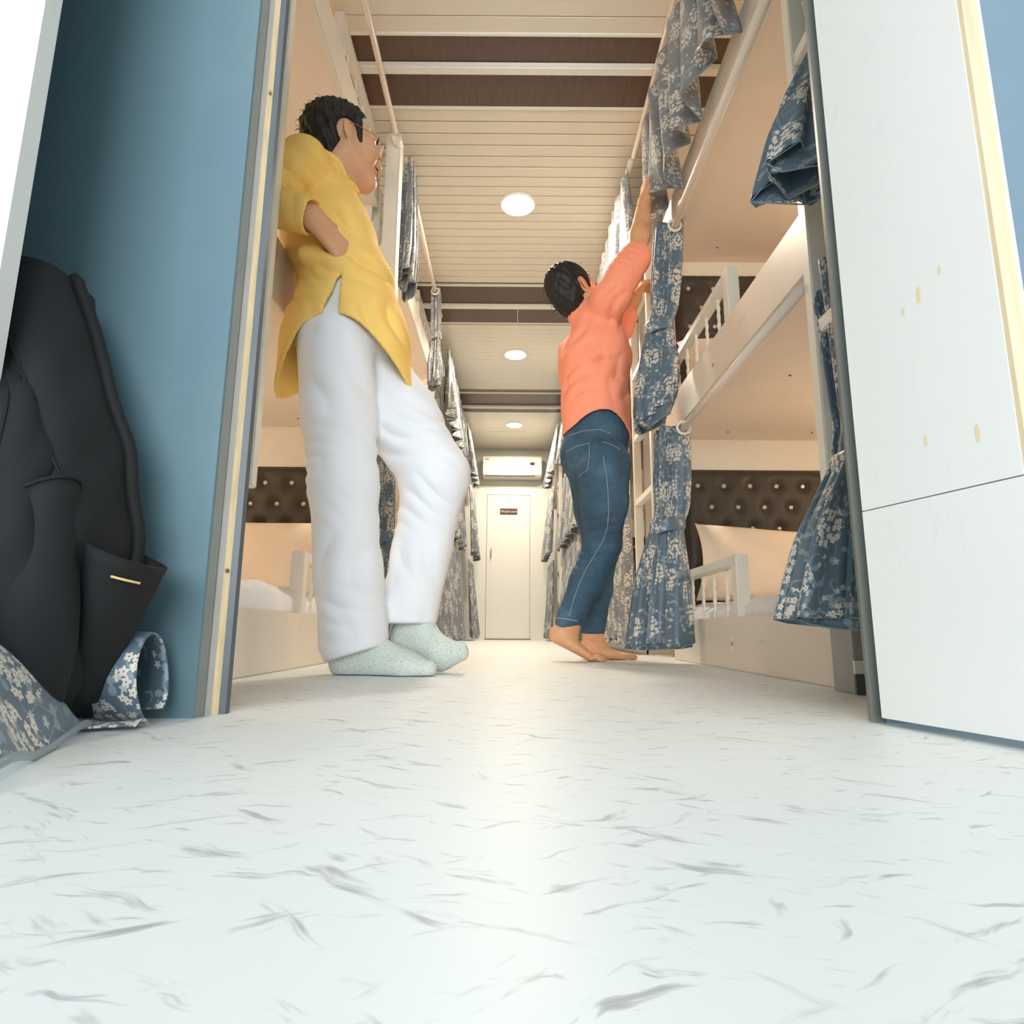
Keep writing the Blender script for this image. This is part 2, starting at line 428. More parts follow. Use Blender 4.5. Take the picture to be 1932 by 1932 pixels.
def text_mesh(body, size, loc, rot, mat, parent, name, extr=0.0012, align='CENTER', sx=1.0):
    cu = bpy.data.curves.new(name, 'FONT'); cu.body = body; cu.size = size; cu.extrude = extr; cu.align_x = align; cu.align_y = 'CENTER'
    tmp = bpy.data.objects.new(name + '_tmp', cu); COL.objects.link(tmp)
    dg = bpy.context.evaluated_depsgraph_get()
    me = bpy.data.meshes.new_from_object(tmp.evaluated_get(dg)); bpy.data.objects.remove(tmp)
    me.transform(Matrix.Translation(loc) @ rot.to_4x4() @ Matrix.Diagonal((sx, 1, 1, 1))); me.materials.clear()
    return put(name, me, mat, parent)
RF = Matrix.Rotation(PI / 2, 3, 'X')       # text facing the viewer (-Y)
text_mesh('Washroom', 0.045, (-0.04, YF - 0.027, 1.615), RF, plain('sign_letters', srgb(240, 214, 190), 0.5), sg, 'lettering')
ac = thing('air_conditioner', 'white split air conditioner above the washroom door', 'air conditioner', (0, YF, 2.03))
P = []
for (y, z) in ((0, 0.0), (-0.15, 0.0), (-0.19, 0.03), (-0.20, 0.09), (-0.195, 0.25), (-0.17, 0.275), (0, 0.275)):
    P.append((y, z))
k = len(P); V = [(-0.375, YF + y, 2.035 + z) for y, z in P] + [(0.375, YF + y, 2.035 + z) for y, z in P]
put('body', MB().add(V, [tuple(range(k)), tuple(range(2 * k - 1, k - 1, -1))] + [(i, k + i, k + (i + 1) % k, (i + 1) % k) for i in range(k)]).mesh('body', False, 0.006), 'white_paint', ac)
box('louvre', -0.345, 0.285, YF - 0.208, YF - 0.18, 2.052, 2.10, 'white_paint', ac, 0.004)
box('louvre_gap', -0.345, 0.285, YF - 0.199, YF - 0.17, 2.044, 2.052, 'dark_edge', ac)
box('display', 0.225, 0.285, YF - 0.205, YF - 0.19, 2.185, 2.222, 'black', ac, 0.006)
box('badge', -0.345, -0.30, YF - 0.2035, YF - 0.19, 2.255, 2.268, 'grey_edge', ac)

# ------------------------------------------------------------------ near partitions and open door leaves
def wallbox(name, poly, z0, z1, mat, parent=None, bevel=0.0):
    return put(name, MB().prism(poly, z0, z1).mesh(name, False, bevel), mat, parent)
pl = struct(wallbox('wall_partition_left', [(-1.62, 0.838), (-0.402, 0.838), (-0.400, 0.850), (-1.62, 0.850)], 0.0, CEIL, 'bluewall'), 'glossy blue-grey laminate partition behind the backpack')
wallbox('grey_edge_strip', [(-1.62, 0.850), (-0.4035, 0.8385), (-0.3955, 0.8535), (-0.3955, 0.856), (-1.62, 0.856)], 0.0, CEIL, 'grey_edge', pl)
wallbox('light_edge_strip', [(-1.62, 0.8562), (-0.3965, 0.8562), (-0.392, 0.8665), (-1.62, 0.8665)], 0.0, CEIL, 'light_edge', pl)
wallbox('plywood_core', [(-1.62, 0.8667), (-0.3925, 0.8667), (-0.388, 0.8795), (-1.62, 0.8795)], 0.0, CEIL, 'ply', pl)
wallbox('dark_edge_strip', [(-1.62, 0.8797), (-0.389, 0.8797), (-0.380, 0.8825), (-0.379, 0.893), (-1.62, 0.893)], 0.0, CEIL, 'dark_edge', pl)
for z in (0.19, 0.95):
    put('screw', MB().cyl((-0.3915, 0.872, z), (-0.3880, 0.8725, z), 0.0028, 10).mesh('screw'), 'screw', pl)
pr = struct(wallbox('wall_partition_right', [(0.4612, 0.847), (1.62, 0.847), (1.62, 0.864), (0.4670, 0.864)], 0.0, CEIL, 'grey_edge'), 'grey-edged cross partition beside the right door leaf')
wallbox('blue_face', [(0.478, 0.842), (1.62, 0.842), (1.62, 0.8468), (0.478, 0.8468)], 0.0, CEIL, plain('pale_blue_laminate', srgb(128, 148, 160), 0.35, var=0.03), pr)
# white leaf standing open on the right: raw timber on its upper near edge
dx, dy = 0.25, -0.968
def leaf(t0, t1, w, off=0.0):
    nx, ny = -dy, dx      # away from the corridor
    a = (0.4605 + dx * t0, 0.8215 + dy * t0); b = (0.4605 + dx * t1, 0.8215 + dy * t1)
    return [(a[0] + nx * off, a[1] + ny * off), (b[0] + nx * off, b[1] + ny * off), (b[0] + nx * (off + w), b[1] + ny * (off + w)), (a[0] + nx * (off + w), a[1] + ny * (off + w))]
d2 = struct(wallbox('door_2', leaf(0.0, 0.209, 0.024), 0.270, CEIL - 0.01, 'door_white'), 'white laminate door leaf on the right with raw timber edge')
wallbox('timber_edge', leaf(0.2092, 0.2145, 0.022, 0.001), 0.270, CEIL - 0.01, 'timber', d2)
wallbox('edge_lipping', leaf(0.2092, 0.216, 0.004, 0.0232), 0.270, CEIL - 0.01, 'cream', d2)
wallbox('lower_panel', leaf(0.0, 0.62, 0.024), 0.009, 0.2685, 'door_white', d2)
for (tt, z, r) in ((0.118, 0.515, 0.006), (0.105, 0.335, 0.004), (0.168, 0.325, 0.006), (0.095, 0.505, 0.0035), (0.148, 0.53, 0.0035)):
    nx, ny = -dy, dx; a = Vector((0.4605 + dx * tt - nx * 0.0004, 0.8215 + dy * tt - ny * 0.0004, z))
    mb = MB(); c8 = []
    for q in range(10):
        an = 2 * PI * q / 10; c8.append(a + Vector((dx, dy, 0)) * (math.cos(an) * r * 0.45) + Vector((0, 0, 1)) * (math.sin(an) * r * 1.8))
    put('yellow_stain', mb.add(c8, [tuple(range(10))]).mesh('yellow_stain'), plain('stain', srgb(236, 222, 176), 0.5), d2)
struct(box('wall_side_right', 0.93, 0.97, -1.2, 0.842, 0, CEIL, plain('pale_blue_wall', srgb(176, 200, 214), 0.4, var=0.03)), 'blue-grey side wall beyond the right door leaf')
# white leaf on the far left, nearest the camera
d3 = struct(wallbox('door_3', [(-0.532, 0.602), (-1.2, 0.30), (-1.212, 0.327), (-0.538, 0.632)], 0.0, CEIL - 0.01, 'door_white'), 'white door leaf at the left edge with a small screw')
put('screw', MB().cyl((-0.5665, 0.589, 0.512), (-0.5685, 0.583, 0.512), 0.0042, 12).mesh('screw'), 'steel', d3)
struct(box('wall_side_left', -1.25, -1.20, -1.2, 0.838, 0, CEIL, 'bluewall'), 'blue-grey side wall behind the left door leaf')

# ------------------------------------------------------------------ berths
SIDE = {1: 'right', -1: 'left'}
TIER = ['lower', 'middle', 'top']
BLK = {0: 'nearest', 1: 'second', 2: 'third'}
button_src = {}
def headboard(parent, x0, x1, y, z0, z1):
    # padded dark panel, tufted where the crystal buttons sit
    nx, nz = 64, 40
    sp, rz = 0.112, 0.092
    pts = []
    r = 0; z = z1 - 0.075
    while z > z0 + 0.03:
        x = x0 + 0.06 + (sp / 2 if r % 2 else 0)
        while x < x1 - 0.03: pts.append((x, z)); x += sp
        z -= rz; r += 1
    rows = []; A = np.array(pts)
    for j in range(nz + 1):
        zz = z0 + (z1 - z0) * j / nz; row = []
        for i in range(nx + 1):
            xx = x0 + (x1 - x0) * i / nx
            d = np.sqrt(((A - (xx, zz)) ** 2).sum(1)).min()
            e = min(xx - x0, x1 - xx, zz - z0, z1 - zz)
            h = 0.034 * min(1, e / 0.03) ** 0.5 if e > 0 else 0
            h -= 0.022 * math.exp(-(d / 0.022) ** 2)
            h -= 0.0015 * math.cos(2 * PI * (xx / sp + zz / (2 * rz))) * math.cos(2 * PI * (xx / sp - zz / (2 * rz)))
            row.append((xx, y - max(h, 0), zz))
        rows.append(row)
    hb = put('headboard', MB().grid(rows).mesh('headboard', True), 'leather', parent)
    for (x, z) in pts:
        loc = (x, y - 0.018, z)
        if 'b' not in button_src:
            o = put('button', MB().ball(loc, (0.0105, 0.007, 0.0105), 10, 6).mesh('button'), 'crystal', hb); button_src['b'] = o
        else: share('button', button_src['b'], loc, hb)
    return hb
def spindle(name, x, y, z0, z1, mat, parent):
    pts = []; rs = []
    n = 22
    for i in range(n + 1):
        t = i / n; pts.append((x + 0.0004 * math.cos(t * 24), y + 0.0004 * math.sin(t * 24), z0 + (z1 - z0) * t)); rs.append(0.0058 + 0.0011 * math.sin(t * 34))
    return put(name, MB().tube(pts, rs, 8).mesh(name, True), mat, parent)
def guard(parent, s, x, ypost, yend, z0, z1):
    box('guard_post', x - 0.020, x + 0.020, ypost, ypost + 0.045, z0, z1, 'white_paint', parent, 0.004)
    g = box('guard_rail', x - 0.018, x + 0.018, ypost + 0.045, yend, z1 - 0.035, z1, 'white_paint', parent, 0.005)
    y = ypost + 0.15
    while y < yend - 0.05:
        spindle('spindle', x, y, z0, z1 - 0.034, 'white_paint', g); y += 0.13
def berth(s, blk, tier, y0, y1, xf, zf0, zf1, zdeck, full=True, sticker=False):
    nm = '%s %s berth of the %s bay, white board front' % (TIER[tier], SIDE[s], BLK[blk])
    t = thing('berth', nm, 'bunk berth', (s * (abs(xf) + 0.4), (y0 + y1) / 2, zf0), 'built-in sleeper berths')
    a, b = (xf, xf + s * 0.022)
    f = box('front_board', a, b, y0, y1, zf0, zf1, 'laminate_y', t, 0.003)
    if tier: box('deck', b, s * WALLX, y0, y1, zdeck, zdeck + 0.03, 'tan', t)
    else: box('deck', b, s * WALLX, y0, y1, zf1 - 0.045, zf1 - 0.02, 'tan', t)
    if tier and blk == 0:
        for yy in (1.45, 1.95, 2.55):
            for xx in (0.9, 1.25): 
                put('screw', MB().cyl((s * xx, yy, zdeck - 0.002), (s * xx, yy, zdeck + 0.001), 0.0045, 10).mesh('screw'), 'screw', t)
    if tier < 2 and blk < 2:
        h0 = (0.2, zf1)[tier > 0]
        hx0, hx1 = sorted((s * (abs(xf) + 0.06), s * 1.56))
        headboard(t, hx0, hx1, y1 - 0.002, h0, (0.80, 1.715)[tier])
    if full:
        g0 = zf1 - 0.01
        guard(t, s, xf + s * 0.032, (1.93, 1.865, 2.02)[tier] + 2.0 * blk, y1 - 0.005, g0, g0 + (0.20, 0.20, 0.21)[tier])
    if sticker:
        yy, zz = sticker
        c = [(xf - s * 0.0008, yy + 0.017 * math.cos(2 * PI * q / 20), zz + 0.020 * math.sin(2 * PI * q / 20)) for q in range(20)]
        if s > 0: c = c[::-1]
        st = put('number_sticker', MB().add(c, [tuple(range(20))]).mesh('number_sticker'), plain('sticker_white', srgb(250, 244, 232), 0.4), t)
        rot = Matrix(((0, 0, -s), (-s, 0, 0), (0, 1, 0)))
        text_mesh('A1' if tier == 0 else 'A2', 0.018, (xf - s * 0.0012, yy, zz), rot, 'screw', st, 'sticker_print', 0.0003)
    return t
walls = {}
for s in (1, -1):
    for blk in range(3):
        y0, y1 = 1.31 + 2.0 * blk, 2.665 + 2.0 * blk
        if s < 0: y0 = 1.36 + 2.0 * blk
        xf0 = XR if s > 0 else XLB; xf = XR if s > 0 else XLU
        if blk == 2: xf0 = s * 0.60; xf = s * 0.58
        struct(box('wall_berth_end', xf + s * 0.03, s * WALLX, y1, y1 + 0.03, 0.0, CEIL, 'cream'), 'cream end wall of the %s bay on the %s' % (BLK[blk], SIDE[s]))
        struct(box('wall_berth_start', xf + s * 0.03, s * WALLX, y0 - 0.03 + 0.0, y0, 0.0, CEIL, 'cream'), 'cream near-end wall of the %s bay on the %s' % (BLK[blk], SIDE[s])) if blk else None
        near = blk == 0
        berth(s, blk, 0, y0, y1, xf0, 0.0, 0.158, 0.11, blk < 2, (1.965, 0.078) if (s > 0 and near) else False)
        if s > 0:
            berth(s, blk, 1, y0, y1, xf, 0.925, 1.082, 0.935, blk < 2, (2.0, 0.99) if near else False)
            berth(s, blk, 2, y0, y1, xf, 1.765, 1.935, 1.785, False)
        else:
            berth(s, blk, 1, y0, y1, xf, 0.972, 1.150, 0.980, blk < 2)
            berth(s, blk, 2, y0, y1, xf, 2.055, 2.215, 2.065, blk < 2)
# mattresses and pillows of the open berths
def mattress(x0, x1, y0, y1, z0, z1, label):
    nx, ny = 26, 34; rows = []; x0, x1 = min(x0, x1), max(x0, x1)
    prof = []
    for i in range(nx + 1): prof.append((x0 + (x1 - x0) * i / nx, 1))
    for j in range(ny + 1):
        v = j / ny; row = []
        for i in range(nx + 1):
            u = i / nx; e = min(u, 1 - u) * (x1 - x0); e2 = min(v, 1 - v) * (y1 - y0)
            r = 0.03
            dz = 0 
            for q in (e, e2):
                if q < r: dz += r - math.sqrt(max(0, r * r - (r - q) ** 2))
            w = 0.004 * math.sin(x0 * 7 + u * 17 + v * 9) + 0.004 * math.sin(v * 31 + u * 6)
            row.append((x0 + (x1 - x0) * u, y0 + (y1 - y0) * v, z1 - dz + w))
        rows.append(row)
    mb = MB().grid(rows)
    # skirt sides
    b = [(x, y, z0) for (x, y, z) in rows[0]]; mb.grid([b, rows[0]])
    b = [(x, y, z0) for (x, y, z) in rows[-1]]; mb.grid([rows[-1], b])
    l = [r_[0] for r_ in rows]; mb.grid([l, [(x, y, z0) for (x, y, z) in l]])
    l = [r_[-1] for r_ in rows]; mb.grid([[(x, y, z0) for (x, y, z) in l], l])
    o = put('mattress', mb.mesh('mattress', True, merge=True), 'sheet'); return lab(o, label, 'mattress', 'mattresses with white sheets')
def pillow(c, w, h, t, rx, rz, label, mat='pillow', ry=0.0):
    n = 30; P1 = []; P2 = []
    R = Matrix.Rotation(rz, 3, 'Z') @ Matrix.Rotation(rx, 3, 'X') @ Matrix.Rotation(ry, 3, 'Y')
    for sgn, P in ((1, P1), (-1, P2)):
        for j in range(n + 1):
            row = []
            for i in range(n + 1):
                u = -1 + 2 * i / n; v = -1 + 2 * j / n
                k = max(0, (1 - abs(u) ** 2.6)) * max(0, (1 - abs(v) ** 2.6))
                pin = 1 - 0.09 * (1 - abs(v) ** 2) * (abs(u) ** 4); pin2 = 1 - 0.10 * (1 - abs(u) ** 2) * (abs(v) ** 4)
                x = u * w / 2 * pin; z = v * h / 2 * pin2
                d = t / 2 * k ** 0.42 + 0.004 * math.sin(u * 9 + v * 5) * k
                p = R @ Vector((x, -sgn * d, z)); row.append((c[0] + p.x, c[1] + p.y, c[2] + p.z))
            P.append(row if sgn > 0 else row[::-1])
    o = put('pillow', MB().grid(P1).grid(P2).mesh('pillow', True, merge=True), mat); return lab(o, label, 'pillow', 'pillows against the headboards')
mattress(0.70, 1.58, 1.33, 2.62, 0.14, 0.215, 'white mattress on the lower right berth beside the guard rail')
mattress(-0.65, -1.58, 1.40, 2.62, 0.14, 0.235, 'white mattress on the lower left berth behind the man in yellow')
mattress(0.72, 1.58, 1.35, 2.62, 0.968, 1.05, 'white mattress on the middle right berth')
mattress(-0.67, -1.58, 1.40, 2.62, 1.012, 1.09, 'white mattress on the middle left berth')
pillow((1.055, 2.48, 0.362), 0.66, 0.33, 0.15, math.radians(-16), math.radians(-4), 'peach pillow leaning on the lower right headboard', ry=math.radians(5))
pillow((-1.02, 2.49, 0.372), 0.70, 0.345, 0.16, math.radians(-14), math.radians(4), 'peach pillow leaning on the lower left headboard')
pillow((1.03, 2.50, 1.20), 0.66, 0.32, 0.15, math.radians(-20), math.radians(-3), 'pale pillow on the middle right berth behind the guard rail')
# small reading lamps on the outer wall of the nearest berths
for s in (1, -1):
    for ti, zz in enumerate((0.70, 1.58, 2.32)):
        for bi, yy in enumerate((1.95, 3.95)):
            t = thing('reading_lamp', 'small warm reading lamp on the outer wall of the %s %s berth, %s bay' % (TIER[ti], SIDE[s], BLK[bi]), 'lamp', (s * WALLX, yy, zz), 'berth reading lamps')
            put('base', MB().cyl((s * WALLX, yy, zz), (s * (WALLX - 0.02), yy, zz), 0.035, 20).mesh('base'), 'white_paint', t)
            put('shade', MB().ball((s * (WALLX - 0.04), yy, zz), 0.03, 16, 10).mesh('shade', True), 'lamp', t)
            L = bpy.data.lights.new('reading_light', 'POINT'); L.energy = 3.2 if bi == 0 else 2.0; L.color = (1.0, 0.80, 0.58); L.shadow_soft_size = 0.04
            lo = bpy.data.objects.new('reading_light', L); COL.objects.link(lo); lo.location = (s * (WALLX - 0.09), yy, zz)
# small skirting block seen past the right leaf
t = thing('plinth_block', 'small grey and white plinth block on the floor behind the right partition', 'plinth', (0.70, 1.24, 0))
box('block', 0.640, 0.74, 1.215, 1.30, 0.0, 0.17, 'light_edge', t, 0.002)
box('white_face', 0.6365, 0.72, 1.208, 1.2145, 0.038, 0.062, 'laminate', t)
box('dark_face', 0.6365, 0.72, 1.208, 1.2145, 0.001, 0.0375, 'dark_edge', t)

# ------------------------------------------------------------------ ladders, posts, rods
def ladder(s, x, ya, yb, z0, z1, label, rz0=None, step=0.33):
    t = thing('ladder', label, 'ladder', (x, (ya + yb) / 2, z0), 'white berth ladders')
    for y in (ya, yb):
        box('stile', x - 0.019, x + 0.019, y - 0.017, y + 0.017, z0, z1, 'white_paint', t, 0.003)
    z = z0 + 0.012; first = None
    while z < z1 - 0.05:
        if first is None: first = box('rung', x - 0.016, x + 0.016, ya + 0.017, yb - 0.017, z, z + 0.033, 'white_paint', t, 0.003)
        else: share('rung', first, (x, (ya + yb) / 2, z + 0.0165), t)
        z += step
    return t
ladder(1, 0.655, 0.955, 1.262, 0.385, 2.30, 'white ladder at the near right, half hidden by the white door leaf')
ladder(1, 0.635, 2.735, 3.135, 0.385, 2.20, 'white ladder on the right behind the man in coral')
ladder(1, 0.60, 4.735, 5.135, 0.385, 2.20, 'white ladder on the right, third along the corridor')
ladder(1, 0.53, 6.80, 7.13, 0.385, 2.20, 'white ladder on the right nearest the washroom door')
ladder(-1, -0.60, 1.08, 1.395, 0.425, 2.30, 'white ladder at the near left beside the blue partition')
ladder(-1, -0.660, 2.745, 3.145, 0.385, 2.20, 'white ladder on the left behind the man in yellow')
ladder(-1, -0.635, 4.735, 5.135, 0.385, 2.20, 'white ladder on the left, third along the corridor')
ladder(-1, -0.60, 6.80, 7.13, 0.0, 2.20, 'white ladder on the left nearest the washroom door')
t = thing('ladder_post', 'broad cream post holding the curtain rod above the man in yellow', 'post', (-0.56, 2.70, 2.2))
box('post', -0.60, -0.535, 2.61, 2.70, 1.55, 2.41, 'white_paint', t, 0.006)
put('rod_socket', MB().cyl((-0.545, 2.55, 2.345), (-0.545, 2.62, 2.345), 0.022, 18).mesh('rod_socket', True), 'white_paint', t)
def rod(x, ya, yb, z, r, label):
    o = put('curtain_rod', MB().cyl((x, ya, z), (x, yb, z), r, 18).mesh('curtain_rod', True), 'rod'); return lab(o, label, 'curtain rod', 'curtain rods')
rod(0.640, 1.285, 2.66, 1.705, 0.0145, 'pinkish curtain rod under the top right berth, nearest bay')
rod(0.640, 1.285, 2.66, 0.862, 0.0130, 'pale curtain rod under the middle right berth, nearest bay')
rod(0.575, 0.90, 2.70, 2.36, 0.013, 'curtain rod at the ceiling over the nearest right bay')
rod(0.565, 2.72, 4.66, 2.36, 0.013, 'curtain rod at the ceiling over the second right bay')
rod(-0.545, 1.0, 2.60, 2.345, 0.0125, 'cream curtain rod at the ceiling above the man in yellow')
rod(-0.53, 2.72, 4.30, 2.36, 0.0125, 'cream curtain rod at the ceiling over the second left bay')

rod(-0.50, 6.70, YF, 2.355, 0.0125, 'cream curtain rod at the ceiling on the left by the end wall')
rod(0.50, 6.70, YF, 2.355, 0.0125, 'cream curtain rod at the ceiling on the right by the end wall')

# ------------------------------------------------------------------ curtains
def lerp(tab, v):
    for (a, x), (b, y) in zip(tab, tab[1:]):
        if v <= b:
            k = (v - a) / (b - a) if b > a else 0; k = k * k * (3 - 2 * k) if False else k
            return x + (y - x) * k
    return tab[-1][1]
def smooth(tab):
    xs = np.array([t_[0] for t_ in tab]); ys = np.array([t_[1] for t_ in tab])
    vv = np.linspace(0, 1, 121); yy = np.interp(vv, xs, ys)
    ker = np.hanning(15); ker /= ker.sum()
    yp = np.concatenate([np.full(7, yy[0]), yy, np.full(7, yy[-1])]); ys2 = np.convolve(yp, ker, 'valid')
    return lambda v: float(np.interp(v, vv, ys2))
def curtain_root(label, loc, group='floral berth curtains'):
    return thing('curtain', label, 'curtain', loc, group)
def bunch(label, folds, cx, cy, zt, zb, wx, dy, rip, seed=0, tie=None, ring=None, mat='floral', hemw=0.02, hemtilt=0.0, tie_r=None, twist=0.0):
    # gathered curtain: cloth zig-zags across the rod, pinched at the tie, flaring to the hem
    rnd = random.Random(seed); ph0 = rnd.random() * 6
    cx, cy, wx, dy, rip = map(smooth, (cx, cy, wx, dy, rip))
    nu, nv = folds * 22, 56; rows = []; uvs = []
    Lf = folds * 4 * max(wx(q_ / 20) for q_ in range(21)) * 1.15
    fr = [rnd.uniform(0.8, 1.15) for _ in range(folds * 2 + 2)]
    for j in range(nv + 1):
        v = j / nv; row = []; ur = []
        for i in range(nu + 1):
            u = i / nu; ph = 2 * PI * folds * u
            k = min(int(u * folds * 2), folds * 2); f = fr[k] * (1 - (u * folds * 2 - k)) + fr[k + 1] * (u * folds * 2 - k)
            a = math.asin(0.985 * math.sin(ph)) / 1.40
            x = cx(v) + wx(v) * a * f
            y = cy(v) + dy(v) * (u - 0.5) + 0.35 * dy(v) / folds * math.sin(2 * ph) + rip(v) * math.sin(a * 5.2 + u * 11 + ph0) + 0.4 * rip(v) * math.sin(a * 11 + ph0 * 2 + v * 4)
            z = zt + (zb - zt) * v + (v ** 3) * (hemw * math.sin(ph * 1.0 + 1.2) * 0.6 + hemtilt * a + hemw * 0.4 * math.sin(u * 17 + ph0))
            row.append((x, y, z)); ur.append((u * Lf, (zt - zb) * v))
        rows.append(row); uvs.append(ur)
    t = curtain_root(label, (cx(0.5), cy(0.5), zb))
    me = MB().grid(rows, uvs).mesh('fabric', True)
    fb = put('fabric', me, mat, t)
    so = fb.modifiers.new('thickness', 'SOLIDIFY'); so.thickness = 0.0016; so.offset = 0
    hem = rows[-1]
    put('hem', MB().tube(hem[::2], 0.0016, 6).mesh('hem', True), mat, t)
    if tie is not None:
        zz = zt + (zb - zt) * tie; mb = MB(); RR = []; UU = []
        rx = (tie_r or wx(tie) * 1.12); ry = dy(tie) * 0.5 + 0.012
        for q in range(9):
            dz = (q / 8 - 0.5) * 0.05; rw = []; ub = []
            bulge = 1 + 0.04 * math.cos((q / 8 - 0.5) * PI)
            for i in range(41):
                an = 2 * PI * i / 40
                rw.append((cx(tie) + rx * bulge * math.cos(an), cy(tie) + ry * bulge * math.sin(an), zz + dz + 0.012 * math.cos(an))); ub.append((i / 40 * 0.4, q / 8 * 0.05))
            RR.append(rw); UU.append(ub)
        tb = put('tieback', mb.grid(RR, UU).mesh('tieback', True), mat, t)
        tb.modifiers.new('thickness', 'SOLIDIFY').thickness = 0.003
    if ring:
        for (rx_, ry_, rz_) in ring:
            put('grommet', MB().torus((rx_, ry_, rz_), 0.0235, 0.0055, (0, 1, 0), 28, 8).mesh('grommet', True), 'white_paint', t)
    return t
def pleat(label, x, ya, yb, zt, hem, n, amp, seed=0, mat='floral2', lean=0.0, group='floral berth curtains', cut=0.02, zig=0.0):
    # closed curtain hanging in soft pleats along the corridor
    rnd = random.Random(seed); nu = max(60, n * 14); nv = 34; rows = []; uvs = []
    p = [rnd.uniform(-0.7, 0.7) for _ in range(n + 2)]; am = [rnd.uniform(0.65, 1.25) for _ in range(n + 2)]
    L = abs(yb - ya) * 1.7
    for j in range(nv + 1):
        v = j / nv; row = []; ur = []
        for i in range(nu + 1):
            u = i / nu; q = u * n; k = int(min(q, n - 1)); f = q - k
            ph = 2 * PI * q + p[k] * (1 - f) + p[k + 1] * f
            A = amp * (am[k] * (1 - f) + am[k + 1] * f) * (0.45 + 0.75 * v)
            X = x + lean * v + A * math.sin(ph) + 0.25 * A * math.sin(2.3 * ph + v * 3 + seed)
            Y = ya + (yb - ya) * u + 0.3 * A * math.cos(ph)
            zh = hem(u) if callable(hem) else hem
            zh += cut * math.sin(ph * 0.5 + seed) + zig * (abs((q * 0.5) % 1 - 0.5) * 2 - 0.5)
            row.append((X, Y, zt + (zh - zt) * v)); ur.append((u * L, v * abs(zt - zh)))
        rows.append(row); uvs.append(ur)
    t = curtain_root(label, (x, (ya + yb) / 2, zt), group)
    fb = put('fabric', MB().grid(rows, uvs).mesh('fabric', True), mat, t)
    so = fb.modifiers.new('thickness', 'SOLIDIFY'); so.thickness = 0.0016; so.offset = 0
    put('hem', MB().tube(rows[-1][::2], 0.002, 6).mesh('hem', True), mat, t)
    return t
# right side, nearest bay
bunch('tied floral curtain under the top right berth, hanging beside the man in coral', 4,
      [(0, 0.634), (0.45, 0.60), (0.53, 0.575), (0.75, 0.565), (1, 0.53)], [(0, 2.36), (1, 2.32)], 1.745, 0.905,
      [(0, 0.056), (0.3, 0.060), (0.53, 0.050), (0.75, 0.082), (0.9, 0.085), (1, 0.062)], [(0, 0.12), (0.53, 0.07), (1, 0.12)],
      [(0, 0.004), (0.5, 0.004), (0.75, 0.012), (1, 0.014)], 3, 0.54, [(0.640, 2.283, 1.706)], 'floral', 0.04)
bunch('tied blue floral curtain at the far end of the lower right berth', 4,
      [(0, 0.616), (0.4, 0.60), (0.47, 0.575), (0.75, 0.545), (1, 0.525)], [(0, 2.36), (1, 2.30)], 0.882, 0.066,
      [(0, 0.060), (0.25, 0.066), (0.47, 0.056), (0.7, 0.095), (1, 0.118)], [(0, 0.12), (0.47, 0.07), (1, 0.13)],
      [(0, 0.004), (0.45, 0.004), (0.7, 0.016), (1, 0.02)], 8, 0.47, [(0.640, 2.283, 0.864)], 'floral', 0.02)
bunch('dark tied floral curtain flaring out below the near right ladder', 3,
      [(0, 0.675), (0.5, 0.668), (0.58, 0.650), (0.8, 0.60), (1, 0.572)], [(0, 1.21), (0.6, 1.16), (1, 1.14)], 0.885, 0.128,
      [(0, 0.034), (0.45, 0.034), (0.6, 0.030), (0.8, 0.066), (1, 0.088)], [(0, 0.12), (0.6, 0.08), (1, 0.12)],
      [(0, 0.002), (0.6, 0.004), (0.8, 0.010), (1, 0.012)], 21, 0.60, None, 'floral', 0.012, -0.016)
bunch('floral curtain end flaring below the near right top berth, beside the ladder', 3,
      [(0, 0.672), (0.42, 0.668), (0.5, 0.664), (0.8, 0.60), (1, 0.577)], [(0, 1.17), (0.5, 1.13), (1, 1.12)], 1.735, 1.005,
      [(0, 0.034), (0.45, 0.030), (0.52, 0.020), (0.8, 0.062), (1, 0.080)], [(0, 0.12), (0.5, 0.07), (1, 0.14)],
      [(0, 0.002), (0.5, 0.004), (0.8, 0.014), (1, 0.02)], 34, 0.5, None, 'floral', 0.03, -0.012)
# top tier, right: tucked-up cloth with zig-zag hem, then closed pleats going away
pleat('crumpled silvery floral curtain tucked up along the nearest top right berth', 0.580, 1.40, 2.50, 2.345, lambda u: 1.90 - 0.06 * u, 7, 0.042, 5, 'floral2', 0.025, cut=0.03, zig=0.16)
pleat('pleated grey floral curtain of the top right berth, second bay', 0.548, 2.74, 4.66, 2.345, lambda u: 1.86, 15, 0.034, 9, 'floral2', 0.01)
pleat('pleated grey floral curtain of the top right berth, third bay', 0.54, 4.80, 6.66, 2.345, lambda u: 1.86, 13, 0.034, 12, 'floral2', -0.02)
pleat('pleated grey floral curtain of the top right berth by the end wall', 0.50, 6.78, 7.80, 2.345, lambda u: 1.86 , 8, 0.034, 15, 'floral2', -0.07)
pleat('closed floral curtain of the middle right berth, second bay', 0.600, 3.18, 4.66, 1.72, lambda u: 0.93, 11, 0.030, 17)
pleat('closed floral curtain of the lower right berth, second bay', 0.600, 3.18, 4.66, 0.88, lambda u: 0.06, 11, 0.030, 19)
pleat('closed floral curtain of the middle right berth, third bay', 0.56, 5.0, 6.66, 1.72, lambda u: 0.95, 10, 0.030, 23, 'floral2', -0.04)
pleat('closed floral curtain of the lower right berth, third bay', 0.55, 5.0, 6.66, 0.88, lambda u: 0.05, 10, 0.030, 25, 'floral2', -0.04)
pleat('closed floral curtain of the middle right berth by the end wall', 0.47, 6.95, 7.80, 1.72, lambda u: 0.95, 6, 0.030, 27, 'floral2', -0.07)
